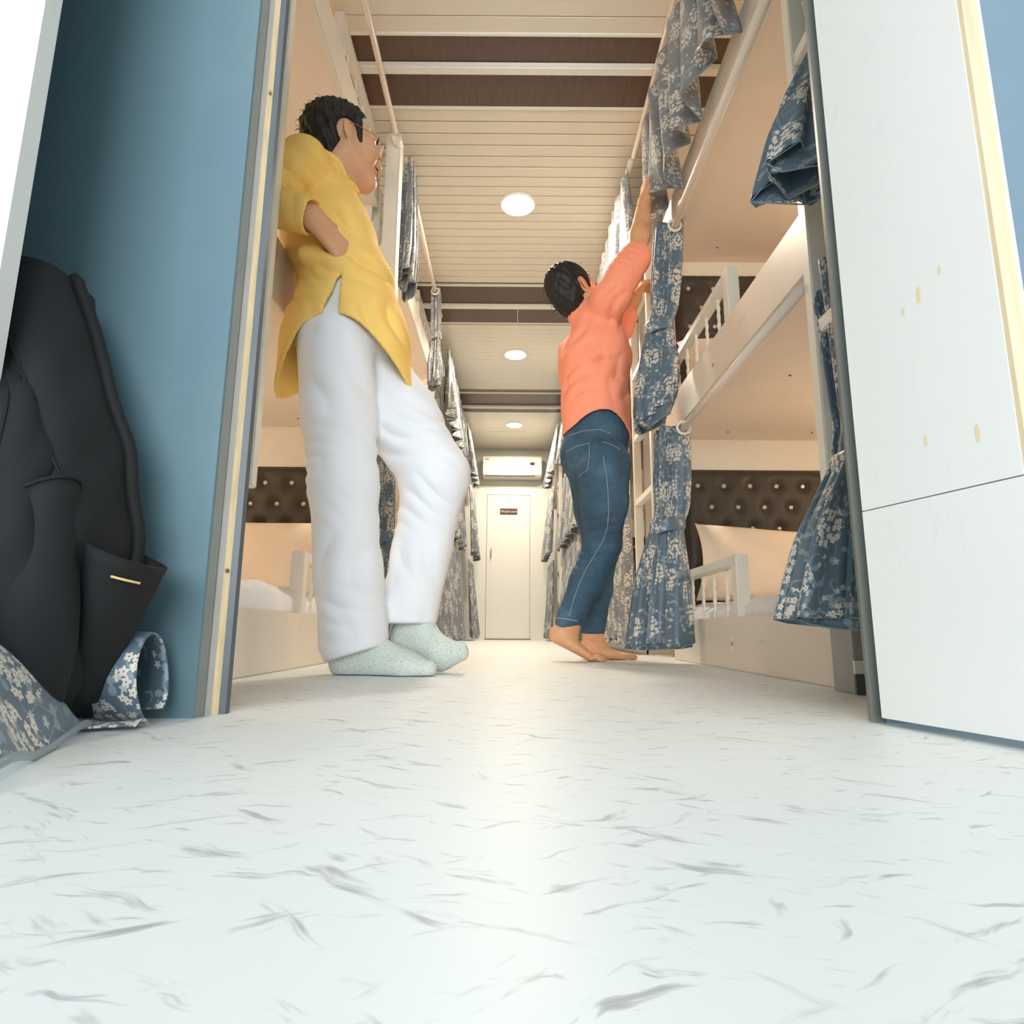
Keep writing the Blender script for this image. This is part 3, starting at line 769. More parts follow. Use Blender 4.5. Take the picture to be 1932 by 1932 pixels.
pleat('closed floral curtain of the lower right berth by the end wall', 0.46, 6.95, 7.80, 0.88, lambda u: 0.04, 6, 0.028, 29, 'floral2', -0.04)
# left side
bunch('dark floral curtain gathered against the post above the man in yellow', 5,
      [(0, -0.515), (0.5, -0.52), (1, -0.53)], [(0, 2.80), (1, 2.86)], 2.375, 1.80,
      [(0, 0.020), (0.4, 0.034), (0.8, 0.046), (1, 0.040)], [(0, 0.16), (1, 0.28)], [(0, 0.004), (0.7, 0.01), (1, 0.02)], 41, None, None, 'floral2', 0.05)
bunch('slim tied grey floral curtain hanging from the ceiling rod on the left', 4,
      [(0, -0.530), (0.45, -0.525), (1, -0.525)], [(0, 4.02), (1, 4.02)], 2.395, 1.72,
      [(0, 0.034), (0.45, 0.036), (0.55, 0.030), (0.8, 0.052), (1, 0.045)], [(0, 0.12), (0.5, 0.08), (1, 0.14)], [(0, 0.002), (1, 0.012)], 43, 0.5, [(-0.530, 3.945, 2.36)], 'floral2', 0.03)
bunch('blue tied floral curtain seen between the legs of the man in yellow', 4,
      [(0, -0.585), (0.5, -0.575), (1, -0.575)], [(0, 2.86), (1, 2.86)], 0.90, 0.06,
      [(0, 0.042), (0.4, 0.046), (0.48, 0.040), (0.75, 0.07), (1, 0.09)], [(0, 0.12), (0.5, 0.08), (1, 0.14)], [(0, 0.003), (1, 0.014)], 47, 0.45, None, 'floral', 0.02)
pleat('pleated grey floral curtain of the top left berth, third bay', -0.525, 4.80, 6.66, 2.345, lambda u: 1.84, 13, 0.034, 51, 'floral2', 0.02)
pleat('pleated grey floral curtain of the top left berth by the end wall', -0.50, 6.78, 7.80, 2.345, lambda u: 1.86, 8, 0.034, 53, 'floral2', 0.06)
pleat('closed floral curtain of the middle left berth, third bay', -0.545, 5.0, 6.66, 1.72, lambda u: 0.95, 10, 0.030, 55, 'floral2', 0.04)
pleat('closed floral curtain of the lower left berth, third bay', -0.545, 4.2, 6.66, 0.88, lambda u: 0.05, 14, 0.030, 57, 'floral2', 0.05)
pleat('closed floral curtain of the middle left berth by the end wall', -0.475, 6.95, 7.80, 1.72, lambda u: 0.95, 6, 0.030, 59, 'floral2', 0.06)
pleat('closed floral curtain of the lower left berth by the end wall', -0.475, 6.95, 7.80, 0.88, lambda u: 0.04, 6, 0.028, 61, 'floral2', 0.06)

# ------------------------------------------------------------------ implicit-surface modelling for bodies and clothes
class Field:
    def __init__(s, lo, hi, h):
        s.lo = np.array(lo, float); s.h = h
        s.n = np.ceil((np.array(hi) - s.lo) / h).astype(int) + 1
        s.f = np.full(s.n, 0.08, np.float32)
    def sub(s, lo, hi):
        a = np.clip(np.floor((np.array(lo) - s.lo) / s.h).astype(int), 0, s.n); b = np.clip(np.ceil((np.array(hi) - s.lo) / s.h).astype(int) + 1, 0, s.n)
        ax = [s.lo[i] + s.h * np.arange(a[i], b[i]) for i in range(3)]
        sl = tuple(slice(a[i], b[i]) for i in range(3))
        X, Y, Z = np.meshgrid(*ax, indexing='ij'); return sl, np.stack([X, Y, Z], -1)
    def op(s, fn, lo, hi, k=0.02, mode='u', m=0.05):
        sl, P = s.sub(np.array(lo) - m, np.array(hi) + m)
        if P.size == 0: return s
        d = fn(P).astype(np.float32); g = s.f[sl]
        if mode == 'u':
            hh = np.maximum(k - np.abs(g - d), 0) / max(k, 1e-6); s.f[sl] = np.minimum(g, d) - hh * hh * k * 0.25
        elif mode == 's':
            e = -d; hh = np.maximum(k - np.abs(g - e), 0) / max(k, 1e-6); s.f[sl] = np.maximum(g, e) + hh * hh * k * 0.25
        return s
    def rc(s, a, b, ra, rb, k=0.02, mode='u', flat=None):
        a = np.array(a, float); b = np.array(b, float); ba = b - a; L = max(ba @ ba, 1e-9)
        def fn(P):
            p = P - a
            if flat is not None:
                d = np.array(flat[0], float); d /= np.linalg.norm(d); 
                t = np.clip((p @ ba) / L, 0, 1); q = p - t[..., None] * ba
                q = q + (q @ d)[..., None] * d * (1 / flat[1] - 1)
                return (np.sqrt((q ** 2).sum(-1)) - (ra + (rb - ra) * t)) * min(1, flat[1])
            t = np.clip((p @ ba) / L, 0, 1)
            return np.sqrt(((p - t[..., None] * ba) ** 2).sum(-1)) - (ra + (rb - ra) * t)
        r = max(ra, rb) * (max(1, flat[1]) if flat else 1)
        return s.op(fn, np.minimum(a, b) - r, np.maximum(a, b) + r, k, mode)
    def ell(s, c, r, R=None, k=0.02, mode='u'):
        c = np.array(c, float); r = np.array(r, float); R = np.eye(3) if R is None else np.array(R)
        def fn(P):
            q = (P - c) @ R; k0 = np.sqrt(((q / r) ** 2).sum(-1)); k1 = np.sqrt(((q / r ** 2) ** 2).sum(-1)) + 1e-9
            return k0 * (k0 - 1) / k1
        e = np.full(3, r.max()); return s.op(fn, c - e, c + e, k, mode)
    def chain(s, pts, rs, k=0.02, flat=None):
        for i in range(len(pts) - 1): s.rc(pts[i], pts[i + 1], rs[i], rs[i + 1], k, 'u', flat)
        return s
    def warp(s, fn):
        ax = [s.lo[i] + s.h * np.arange(s.n[i]) for i in range(3)]
        X, Y, Z = np.meshgrid(*ax, indexing='ij'); near = np.abs(s.f) < 0.05
        P = np.stack([X[near], Y[near], Z[near]], -1); s.f[near] += fn(P).astype(np.float32); return s
    def clip(s, fn):          # keep where fn(P) < 0
        ax = [s.lo[i] + s.h * np.arange(s.n[i]) for i in range(3)]
        X, Y, Z = np.meshgrid(*ax, indexing='ij'); s.f = np.maximum(s.f, fn(X, Y, Z).astype(np.float32)); return s
    def shell(s, t, fn):      # hollow out where fn>0.5
        ax = [s.lo[i] + s.h * np.arange(s.n[i]) for i in range(3)]
        X, Y, Z = np.meshgrid(*ax, indexing='ij'); m = fn(X, Y, Z); s.f = np.where(m, np.maximum(s.f, -(s.f + t)), s.f); return s
    def mesh(s, name, relax=2):
        f = s.f.copy(); f[0] = f[-1] = 0.05; f[:, 0] = f[:, -1] = 0.05; f[:, :, 0] = f[:, :, -1] = 0.05
        nx, ny, nz = f.shape; sg = f < 0
        acc = np.zeros((nx - 1, ny - 1, nz - 1, 3), np.float32); cnt = np.zeros((nx - 1, ny - 1, nz - 1), np.float32)
        cr = []
        for ax in range(3):
            a = [slice(None)] * 3; b = [slice(None)] * 3; a[ax] = slice(0, -1); b[ax] = slice(1, None)
            fa, fb = f[tuple(a)], f[tuple(b)]; c = sg[tuple(a)] != sg[tuple(b)]
            idx = np.argwhere(c); va = fa[c]; vb = fb[c]; t = va / (va - vb)
            pos = idx.astype(np.float32); pos[:, ax] += t
            cr.append((idx, sg[tuple(a)][c]))
            o1, o2 = [q for q in range(3) if q != ax]
            for d1 in (0, -1):
                for d2 in (0, -1):
                    ci = idx.copy(); ci[:, o1] += d1; ci[:, o2] += d2
                    ok = ((ci >= 0) & (ci < np.array(cnt.shape))).all(1); ci = ci[ok]
                    np.add.at(acc, tuple(ci.T), pos[ok]); np.add.at(cnt, tuple(ci.T), 1)
        m = cnt > 0; vid = np.full(cnt.shape, -1, np.int64); vid[m] = np.arange(m.sum())
        V = acc[m] / cnt[m][:, None]
        Q = []
        for ax in range(3):
            idx, inside = cr[ax]; o1, o2 = (ax + 1) % 3, (ax + 2) % 3
            def cell(d1, d2):
                ci = idx.copy(); ci[:, o1] += d1; ci[:, o2] += d2; return vid[tuple(ci.T)]
            q = np.stack([cell(-1, -1), cell(0, -1), cell(0, 0), cell(-1, 0)], 1)
            q[~inside] = q[~inside][:, ::-1]; Q.append(q)
        Q = np.concatenate(Q)
        for _ in range(relax):
            S = np.zeros_like(V); N = np.zeros(len(V), np.float32)
            for i in range(4):
                np.add.at(S, Q[:, i], V[Q[:, (i + 1) % 4]]); np.add.at(N, Q[:, i], 1)
                np.add.at(S, Q[:, i], V[Q[:, (i + 3) % 4]]); np.add.at(N, Q[:, i], 1)
            V = V * 0.5 + 0.5 * S / np.maximum(N, 1)[:, None]
        V = V * s.h + s.lo
        me = bpy.data.meshes.new(name)
        me.vertices.add(len(V)); me.vertices.foreach_set('co', V.astype(np.float32).ravel())
        me.loops.add(len(Q) * 4); me.loops.foreach_set('vertex_index', Q.astype(np.int32).ravel())
        me.polygons.add(len(Q)); me.polygons.foreach_set('loop_start', (np.arange(len(Q)) * 4).astype(np.int32))
        me.update(calc_edges=True); me.validate()
        me.polygons.foreach_set('use_smooth', [True] * len(me.polygons)); return me
def folds(P, items):
    # sum of local ripples: (centre, direction across the folds, wavelength, amplitude, reach, along-bend)
    o = np.zeros(len(P))
    for (c, d, wl, am, rc_, ph) in items:
        q = P - np.array(c); d = np.array(d, float); d = d / np.linalg.norm(d)
        s_ = q @ d; r2 = (q ** 2).sum(1)
        pr_ = np.cross(d, (0.3, 0.9, 0.2)); t_ = q @ (pr_ / np.linalg.norm(pr_))
        x_ = s_ / wl + ph / 6.28 + 0.32 * np.sin(t_ * 23 + ph * 3) + 0.22 * np.sin(t_ * 11 + s_ * 17 + 1.7 * ph)
        o += 3.0 * am * (0.64 - np.abs(np.sin(PI * x_))) * (0.55 + 0.45 * np.sin(t_ * 31 + s_ * 9 + ph)) * np.exp(-r2 / rc_ ** 2)
    return o
def frame(fwd, up):
    f = Vector(fwd).normalized(); u = Vector(up); l = u.cross(f).normalized(); u = f.cross(l).normalized()
    return np.array([[f.x, l.x, u.x], [f.y, l.y, u.y], [f.z, l.z, u.z]])       # columns: forward, left, up
def add_head(F, c, R, sc=1.0):
    c = np.array(c); T = lambda p: c + R @ (np.array(p) * sc)
    E = lambda p, r, k=0.02, mode='u', RR=None: F.ell(T(p), np.array(r) * sc, R if RR is None else R @ RR, k, mode)
    C_ = lambda a, b, ra, rb, k=0.015: F.rc(T(a), T(b), ra * sc, rb * sc, k)
    E((-0.012, 0, 0.03), (0.098, 0.075, 0.092)); E((0.028, 0, -0.025), (0.066, 0.060, 0.092), 0.03)
    for s in (1, -1):
        C_((0.0, s * 0.050, -0.052), (0.066, s * 0.014, -0.098), 0.022, 0.018, 0.03)
        C_((0.078, s * 0.045, 0.027), (0.090, s * 0.008, 0.026), 0.010, 0.010, 0.02)
        E((0.062, s * 0.042, -0.022), (0.028, 0.024, 0.026), 0.03)
    E((0.080, 0, -0.100), (0.018, 0.022, 0.017), 0.025)
    C_((0.090, 0, 0.018), (0.112, 0, -0.026), 0.0075, 0.0105, 0.014)
    for s in (1, -1): E((0.101, s * 0.0105, -0.032), (0.011, 0.008, 0.007), 0.008)
    E((0.092, 0, -0.055), (0.013, 0.024, 0.0075), 0.008); E((0.091, 0, -0.070), (0.013, 0.021, 0.008), 0.008)
    for s in (1, -1): E((0.098, s * 0.031, 0.008), (0.018, 0.017, 0.011), 0.012, 's')
    for s in (1, -1): E((0.1145, s * 0.0075, -0.042), (0.007, 0.004, 0.004), 0.003, 's')
    for s in (1, -1):
        tilt = np.array(Matrix.Rotation(-s * 0.35, 3, 'Z') @ Matrix.Rotation(-0.2, 3, 'Y'))
        E((-0.010, s * 0.079, -0.004), (0.019, 0.0075, 0.033), 0.006, 'u', tilt)
        E((-0.006, s * 0.089, 0.000), (0.010, 0.0075, 0.020), 0.004, 's', tilt)
    return T
def add_hair(name, c, R, sc, mat, parent, seed, res=0.004, hairline=0.0, bulk=0.010, tuft=1.0, nape=0.0):
    c = np.array(c); H = Field(c - 0.16 * sc, c + 0.16 * sc, res); T = lambda p: c + R @ (np.array(p) * sc)
    H.ell(T((-0.014, 0, 0.034)), (np.array((0.098, 0.075, 0.092)) + bulk) * sc, R, 0.01)
    H.ell(T((-0.055, 0, -0.035)), (np.array((0.048, 0.060, 0.060 + nape)) + bulk * 0.6) * sc, R, 0.03)
    for s in (1, -1): H.rc(T((0.020, s * 0.072, 0.02)), T((0.026, s * 0.066, -0.022)), 0.013 * sc, 0.007 * sc, 0.01)
    n = np.array((0.82, 0, -0.57)); p0 = np.array((0.083 + hairline, 0, 0.078))
    def cut(X, Y, Z):
        q = (np.stack([X, Y, Z], -1) - c) @ R / sc
        d = (q - p0) @ n
        side = np.abs(q[..., 1])
        sA = np.array((0.018, 0.070, 0.045)); sB = np.array((0.030, 0.068, -0.020)); q2 = np.stack([q[..., 0], side, q[..., 2]], -1) - sA; ab = sB - sA
        tt = np.clip((q2 @ ab) / (ab @ ab), 0, 1); sbd = np.sqrt(((q2 - tt[..., None] * ab) ** 2).sum(-1)) - (0.020 - 0.014 * tt)
        d2 = np.minimum(d + 0.005 * np.sin(q[..., 1] * 90 + seed), sbd)
        ear = 0.036 - np.sqrt(((q[..., 0] + 0.012) / 0.85) ** 2 + (np.maximum(0, 0.075 - side)) ** 2 + (q[..., 2] + 0.002) ** 2)
        low = -(q[..., 2] + 0.105 + nape)
        return np.maximum(np.maximum(d2, ear), low) * sc
    def nz(P):
        q = (P - c) @ R / sc; a = np.arctan2(q[:, 1], q[:, 0]); 
        return -tuft * (0.0022 * np.sin(a * 23 + q[:, 2] * 60 + seed) + 0.0020 * np.sin(q[:, 0] * 170 + q[:, 2] * 90 + 2 * seed) + 0.0018 * np.sin(q[:, 1] * 210 + q[:, 2] * 140))
    H.warp(nz); H.clip(cut)
    o = put(name, H.mesh(name, 1), mat, parent)
    # loose strands breaking up the outline
    rnd = random.Random(seed); mb = MB()
    bv = [v.co + wloc(o) for v in o.data.vertices]; nr = [v.normal.copy() for v in o.data.vertices]
    for _ in range(150):
        i = rnd.randrange(len(bv)); p = bv[i]; nn = nr[i]
        q = (np.array(p) - c) @ R / sc
        if q[2] < 0.0 and rnd.random() < 0.6: continue
        up = Vector(R[:, 2]); back = -Vector(R[:, 0])
        d = (nn * rnd.uniform(0.0, 0.16) + back * rnd.uniform(0.0, 1.0) + up * rnd.uniform(-0.9, 0.1) + Vector((rnd.uniform(-.4, .4), rnd.uniform(-.4, .4), rnd.uniform(-.3, .3)))).normalized()
        L = rnd.uniform(0.012, 0.026)
        mb.tube([p - nn * 0.002, p + d * L * 0.5 + nn * 0.0035, p + d * L + nn * rnd.uniform(0, 0.004)], [0.0009, 0.0008, 0.0003], 4)
    st = put('hair_strands', mb.mesh('hair_strands'), mat, o); st['kind'] = 'stuff'
    return o
def snap_line(o, pts, off=0.001, sub=8):
    # polyline laid onto the surface of a mesh object (world space)
    w = wloc(o); bm = bmesh.new(); bm.from_mesh(o.data); tr = BVHTree.FromBMesh(bm); bm.free()
    out = []
    for a, b in zip(pts, pts[1:]):
        for i in range(sub):
            p = Vector(a).lerp(Vector(b), i / sub) - w; hit = tr.find_nearest(p)
            out.append(hit[0] + hit[1] * off + w)
    p = Vector(pts[-1]) - w; hit = tr.find_nearest(p); out.append(hit[0] + hit[1] * off + w)
    return out
def cam_line(o, pix, off=0.001, sub=6):
    # the same, starting from view directions: where the seam runs on the cloth surface
    w = wloc(o); bm = bmesh.new(); bm.from_mesh(o.data); tr = BVHTree.FromBMesh(bm); bm.free(); out = []
    org = Vector((0, 0, CAM_H))
    for a, b in zip(pix, pix[1:]):
        for i in range(sub + 1):
            x = a[0] + (b[0] - a[0]) * i / sub; y = a[1] + (b[1] - a[1]) * i / sub
            d = (_fw * F_PX + _r * (x - 966) - _u * (y - 966)).normalized()
            h = tr.ray_cast(org - w, d)
            if h[0] is not None: out.append(h[0] + h[1] * off + w)
    return out
def eye_parts(T, R, sc, parent):
    for s in (1, -1):
        put('eye', MB().ball(T((0.079, s * 0.031, 0.008)), 0.0125 * sc, 14, 10).mesh('eye', True), 'eye', parent)
        put('iris', MB().ball(T((0.0885, s * 0.030, 0.009)), 0.0052 * sc, 12, 8).mesh('iris', True), 'iris', parent)
        mb = MB(); pts = [T((0.098 - 0.10 * q * q * 1.6, s * (0.014 + q * 0.38), 0.032 + 0.02 * q - 0.09 * q * q)) for q in np.linspace(0, 0.1, 7)]
        put('eyebrow', mb.tube(pts, [0.002, 0.0032, 0.0036, 0.0034, 0.003, 0.0022, 0.001], 6).mesh('eyebrow', True), 'hair', parent)

# ------------------------------------------------------------------ man in the yellow kurta
rhip, rkn, ran = (-0.470, 1.575, 0.86), (-0.435, 1.60, 0.48), (-0.395, 1.645, 0.075)
lhip, lkn, lan = (-0.440, 1.720, 0.87), (-0.215, 1.725, 0.535), (-0.268, 1.755, 0.150)
pel = (-0.470, 1.645, 0.93); chest = (-0.530, 1.645, 1.23); nb = (-0.540, 1.650, 1.385)
rsh, lsh = (-0.575, 1.535, 1.365), (-0.530, 1.785, 1.370)
rel, rwr, rha = (-0.650, 1.470, 1.195), (-0.512, 1.450, 1.140), (-0.452, 1.512, 1.088)
lel, lwr, lha = (-0.600, 1.900, 1.17), (-0.500, 1.850, 1.05), (-0.455, 1.800, 1.01)
HC = (-0.506, 1.645, 1.508); HR = frame((0.84, 0.54, 0.06), (-0.08, 0.0, 1.0)); HS = 0.98
F = Field((-0.75, 1.38, -0.01), (-0.05, 1.98, 1.68), 0.0048)
T = add_head(F, HC, HR, HS)
F.rc(nb, T((-0.022, 0, -0.06)), 0.056, 0.052, 0.035)
F.chain([pel, (-0.50, 1.645, 1.08), chest, nb], [0.10, 0.09, 0.095, 0.055], 0.05)
F.rc(rsh, lsh, 0.045, 0.045, 0.04)
F.chain([rsh, rel, rwr], [0.050, 0.040, 0.029], 0.02); F.chain([lsh, lel, lwr], [0.050, 0.040, 0.029], 0.02)
def hand(F, w, kn, palm_n, curl, spread_dir, fl=0.075, thumb=True, sgn=1):
    # palm from wrist to knuckles, four bent fingers of unequal length and a thumb off the side
    w = np.array(w, float); kn = np.array(kn, float); ax = (kn - w) / np.linalg.norm(kn - w)
    sd = np.array(spread_dir, float); sd -= ax * (sd @ ax); sd /= np.linalg.norm(sd)
    pn = np.array(palm_n, float); pn -= ax * (pn @ ax); pn -= sd * (pn @ sd); pn /= np.linalg.norm(pn)
    for q in (-0.024, 0.0, 0.024): F.rc(w + sd * q * 0.6, kn + sd * q, 0.016, 0.013, 0.018)
    for q, L in ((-0.030, 0.80), (-0.010, 0.98), (0.011, 1.0), (0.031, 0.92)):
        b = kn + sd * q; a1, a2 = curl
        d1 = ax * math.cos(a1) + pn * math.sin(a1); d2 = ax * math.cos(a1 + a2) + pn * math.sin(a1 + a2); d3 = ax * math.cos(a1 + 1.8 * a2) + pn * math.sin(a1 + 1.8 * a2)
        p1 = b + d1 * fl * 0.50 * L; p2 = p1 + d2 * fl * 0.32 * L; p3 = p2 + d3 * fl * 0.24 * L
        F.rc(b, p1, 0.0098, 0.0090, 0.004); F.rc(p1, p2, 0.0090, 0.0083, 0.004); F.rc(p2, p3, 0.0083, 0.0072, 0.003)
    if thumb:
        b = w + ax * 0.030 + sd * 0.024 * sgn; m = b + sd * 0.026 * sgn + ax * 0.022 + pn * 0.012; e = m + ax * 0.024 + pn * 0.016 + sd * 0.004 * sgn
        F.rc(b, m, 0.014, 0.0105, 0.012); F.rc(m, e, 0.0102, 0.0082, 0.004)
hand(F, rwr, rha, (0.3, 0.9, 0), (0.45, 0.3), (0.40, 0.55, 0.72), 0.07, True, 1)
hand(F, lwr, lha, (0.2, -0.9, 0), (0.3, 0.4), (0.6, 0, 0.8))
F.chain([rhip, rkn, ran], [0.082, 0.052, 0.036], 0.03); F.chain([lhip, lkn, lan], [0.082, 0.054, 0.036], 0.03)
F.rc(ran, (-0.25, 1.628, 0.024), 0.022, 0.012, 0.01); F.rc(lan, (-0.19, 1.735, 0.058), 0.022, 0.012, 0.01)
p1 = put('person', F.mesh('person', 2), 'skin')
lab(p1, 'man in yellow kurta and white trousers leaning on the left berth, hand in pocket', 'person')
add_hair('hair', HC, HR, HS, 'hair', p1, 3, bulk=0.012, nape=0.026, hairline=-0.034)
eye_parts(T, HR, HS, p1)
put('lips', MB().tube([T((0.094, -0.021, -0.063)), T((0.104, -0.010, -0.0615)), T((0.1065, 0, -0.0625)), T((0.104, 0.010, -0.0615)), T((0.094, 0.021, -0.063))], [0.001, 0.0045, 0.005, 0.0045, 0.001], 8).mesh('lips', True), 'lip', p1)
put('moustache', MB().tube([T((0.092, -0.024, -0.052)), T((0.104, -0.011, -0.0475)), T((0.1065, 0, -0.0475)), T((0.104, 0.011, -0.0475)), T((0.092, 0.024, -0.052))], [0.001, 0.003, 0.0025, 0.003, 0.001], 8).mesh('moustache', True), 'hair', p1)
# spectacles
gl = thing('eyeglasses', 'thin round gold-rimmed spectacles on the man in yellow', 'glasses', T((0.10, 0, 0.0)))
gm = plain('gold_rim', srgb(196, 164, 110), 0.25, 0.8)
for s in (1, -1):
    put('rim', MB().torus(T((0.112, s * 0.033, 0.002)), 0.0245 * HS, 0.0011, HR[:, 0] + HR[:, 1] * s * 0.12, 30, 6).mesh('rim', True), gm, gl)
    put('temple', MB().tube([T((0.108, s * 0.056, 0.010)), T((0.07, s * 0.078, 0.012)), T((0.0, s * 0.085, 0.018)), T((-0.02, s * 0.085, 0.006))], 0.0012, 6).mesh('temple', True), gm, gl)
    c0 = T((0.112, s * 0.033, 0.002)); lens = [c0 + HR[:, 1] * 0.024 * math.cos(2 * PI * q / 24) + HR[:, 2] * 0.024 * math.sin(2 * PI * q / 24) for q in range(24)]
    put('lens', MB().add(lens, [tuple(range(24))]).mesh('lens'), 'glass', gl)
put('bridge', MB().tube([T((0.113, -0.010, 0.006)), T((0.119, 0, 0.010)), T((0.113, 0.010, 0.006))], 0.0012, 6).mesh('bridge', True), gm, gl)
# trousers
F = Field((-0.66, 1.40, 0.0), (-0.04, 1.93, 1.10), 0.0055)
F.chain([(-0.475, 1.645, 1.03), (-0.465, 1.645, 0.92)], [0.125, 0.140], 0.04)
F.chain([rhip, (-0.452, 1.585, 0.66), rkn, (-0.412, 1.62, 0.24), (-0.398, 1.642, 0.085)], [0.100, 0.094, 0.086, 0.083, 0.087], 0.025)
F.chain([lhip, (-0.318, 1.725, 0.70), lkn], [0.115, 0.106, 0.092], 0.03)
F.chain([lkn, (-0.245, 1.74, 0.33), (-0.285, 1.757, 0.150)], [0.092, 0.076, 0.083], 0.03)
F.warp(lambda P: folds(P, [((-0.25, 1.66, 0.62), (0.35, 0.1, 1), 0.050, 0.0042, 0.14, 0.3), ((-0.22, 1.66, 0.45), (0.5, 0, 1), 0.042, 0.0045, 0.10, 1.0),
    ((-0.50, 1.52, 0.50), (0.5, 0, 1), 0.040, 0.0030, 0.12, 0.0), ((-0.46, 1.50, 0.70), (1, 0, 0.25), 0.075, 0.0040, 0.16, 2.0),
    ((-0.42, 1.54, 0.25), (1, 0.2, 0.15), 0.085, 0.0040, 0.18, 0.7), ((-0.26, 1.68, 0.26), (1, 0.2, 0.1), 0.07, 0.0035, 0.14, 0.2), ((-0.40, 1.56, 0.13), (0.5, 0, 1), 0.05, 0.003, 0.08, 0.2),
    ((-0.40, 1.60, 0.86), (0.6, 0, 0.7), 0.06, 0.003, 0.12, 0.2)]))
def trouser_cut(X, Y, Z):
    # hems: standing leg slopes up to the front, bent leg ends higher
    bent = X > -0.335
    hr = 0.028 + np.clip(X + 0.47, 0, 1) * 0.30; hl = 0.128 + 0.0 * X
    return np.where(bent & (Y > 1.665), hl - Z, np.where(bent, np.maximum(hr, 0.06) - Z, hr - Z))
F.clip(trouser_cut)
tr1 = put('trousers', F.mesh('trousers', 1), 'cotton', p1)
# kurta
F = Field((-0.76, 1.36, 0.68), (-0.20, 1.96, 1.52), 0.0052)
F.chain([(-0.545, 1.650, 1.325), (-0.530, 1.645, 1.22)], [0.088, 0.128], 0.05)
F.rc((-0.530, 1.645, 1.22), (-0.468, 1.645, 1.06), 0.128, 0.138, 0.04, 'u', ((1, 0, 0), 0.88))
F.chain([(-0.466, 1.647, 1.06), (-0.462, 1.648, 0.90), (-0.458, 1.65, 0.70)], [0.112, 0.163, 0.192], 0.05)
F.rc(rsh, lsh, 0.066, 0.066, 0.05); F.rc((-0.552, 1.65, 1.36), (-0.548, 1.648, 1.425), 0.088, 0.070, 0.03)
F.rc((-0.645, 1.60, 1.36), (-0.60, 1.70, 1.25), 0.055, 0.07, 0.06)
F.chain([rsh, (-0.640, 1.488, 1.235)], [0.068, 0.060], 0.012)
F.chain([lsh, lel], [0.074, 0.062], 0.02); F.chain([lel, (-0.52, 1.858, 1.07)], [0.060, 0.050], 0.012)
F.warp(lambda P: folds(P, [((-0.60, 1.50, 1.26), (0.6, 0, 0.8), 0.055, 0.008, 0.09, 0.5), ((-0.46, 1.50, 1.20), (0.5, 0, 1), 0.075, 0.0065, 0.13, 1.2),
    ((-0.42, 1.52, 1.02), (0.6, 0, 0.8), 0.085, 0.005, 0.16, 0.2), ((-0.55, 1.50, 0.95), (1, 0, 0.4), 0.10, 0.005, 0.16, 0.0),
    ((-0.35, 1.55, 0.88), (0.8, 0.3, 0.4), 0.08, 0.007, 0.14, 0.4), ((-0.60, 1.46, 1.18), (0.9, 0, -0.4), 0.035, 0.004, 0.07, 0.0), ((-0.50, 1.52, 1.33), (0.7, 0, 0.6), 0.07, 0.003, 0.1, 0.2)]))
F.shell(0.011, lambda X, Y, Z: Z < 1.02)
def kurta_cut(X, Y, Z):
    a = np.arctan2(Y - 1.648, X + 0.468); s_ = np.sin(a)
    hem = 0.760 + 0.135 * np.abs(s_) ** 1.6 - 0.03 * np.clip(-np.cos(a), 0, 1)
    d = hem - Z
    sl = (0.001 + np.clip(1.025 - Z, 0, 1) * 0.14) - np.abs(X + 0.447 + (1.025 - Z) * 0.10)     # side slit
    sl = np.where((np.abs(s_) > 0.6) & (Z < 1.025), sl, -1)
    neck = 0.062 - np.sqrt((X + 0.500) ** 2 + (Y - 1.648) ** 2); neck = np.where(Z > 1.375 + (X + 0.5) * -0.35, neck, -1)
    cuff = np.where((Y < 1.535) & (Z < 1.24), (X + 0.540) * 0.86 + (1.147 - Z) * 0.5, -1); cuff = np.where((X > -0.60) & (Y < 1.512) & (X < -0.46) & (Z > 1.05) & (Z < 1.21), cuff, -1)
    return np.maximum(np.maximum(d, sl), neck)
F.clip(kurta_cut)
F.rc((-0.545, 1.520, 1.080), (-0.440, 1.520, 1.045), 0.024, 0.022, 0.02)
# pocket mouth the hand goes into
F.op(lambda P: np.sqrt(((P[..., 0] + 0.470) / 1.25) ** 2 + ((P[..., 1] - 1.492) / 0.9) ** 2 + ((P[..., 2] - 1.100) / 1.0) ** 2) - 0.030, (-0.53, 1.43, 1.05), (-0.42, 1.53, 1.15), 0.006, 's')
ku = put('kurta', F.mesh('kurta', 1), 'yellow', p1)
SF = Field((-0.76, 1.37, 1.05), (-0.44, 1.58, 1.33), 0.004)
SF.rc((-0.648, 1.482, 1.250), rel, 0.058, 0.058, 0.02); SF.rc(rel, (-0.520, 1.452, 1.143), 0.056, 0.046, 0.015)
SF.warp(lambda P: folds(P, [((-0.62, 1.43, 1.20), (0.9, 0, 0.5), 0.034, 0.004, 0.06, 0.0), ((-0.55, 1.41, 1.15), (0.9, 0, -0.3), 0.05, 0.0025, 0.05, 0.0)]))
SF.clip(lambda X, Y, Z: (X + 0.512) * 0.92 - (Z - 1.140) * 0.36)
SF.op(lambda P: np.sqrt((((P - np.array((-0.505, 1.450, 1.138))) ** 2).sum(-1))) - 0.041, (-0.55, 1.40, 1.09), (-0.46, 1.50, 1.18), 0.004, 's')
put('sleeve', SF.mesh('sleeve', 2), 'yellow', ku)
cl = snap_line(ku, [(-0.580, 1.60, 1.43), (-0.53, 1.575, 1.42), (-0.475, 1.59, 1.395), (-0.445, 1.64, 1.365)], 0.002, 8)
put('collar', MB().tube(cl, 0.0085, 8).mesh('collar', True), 'yellow', p1)
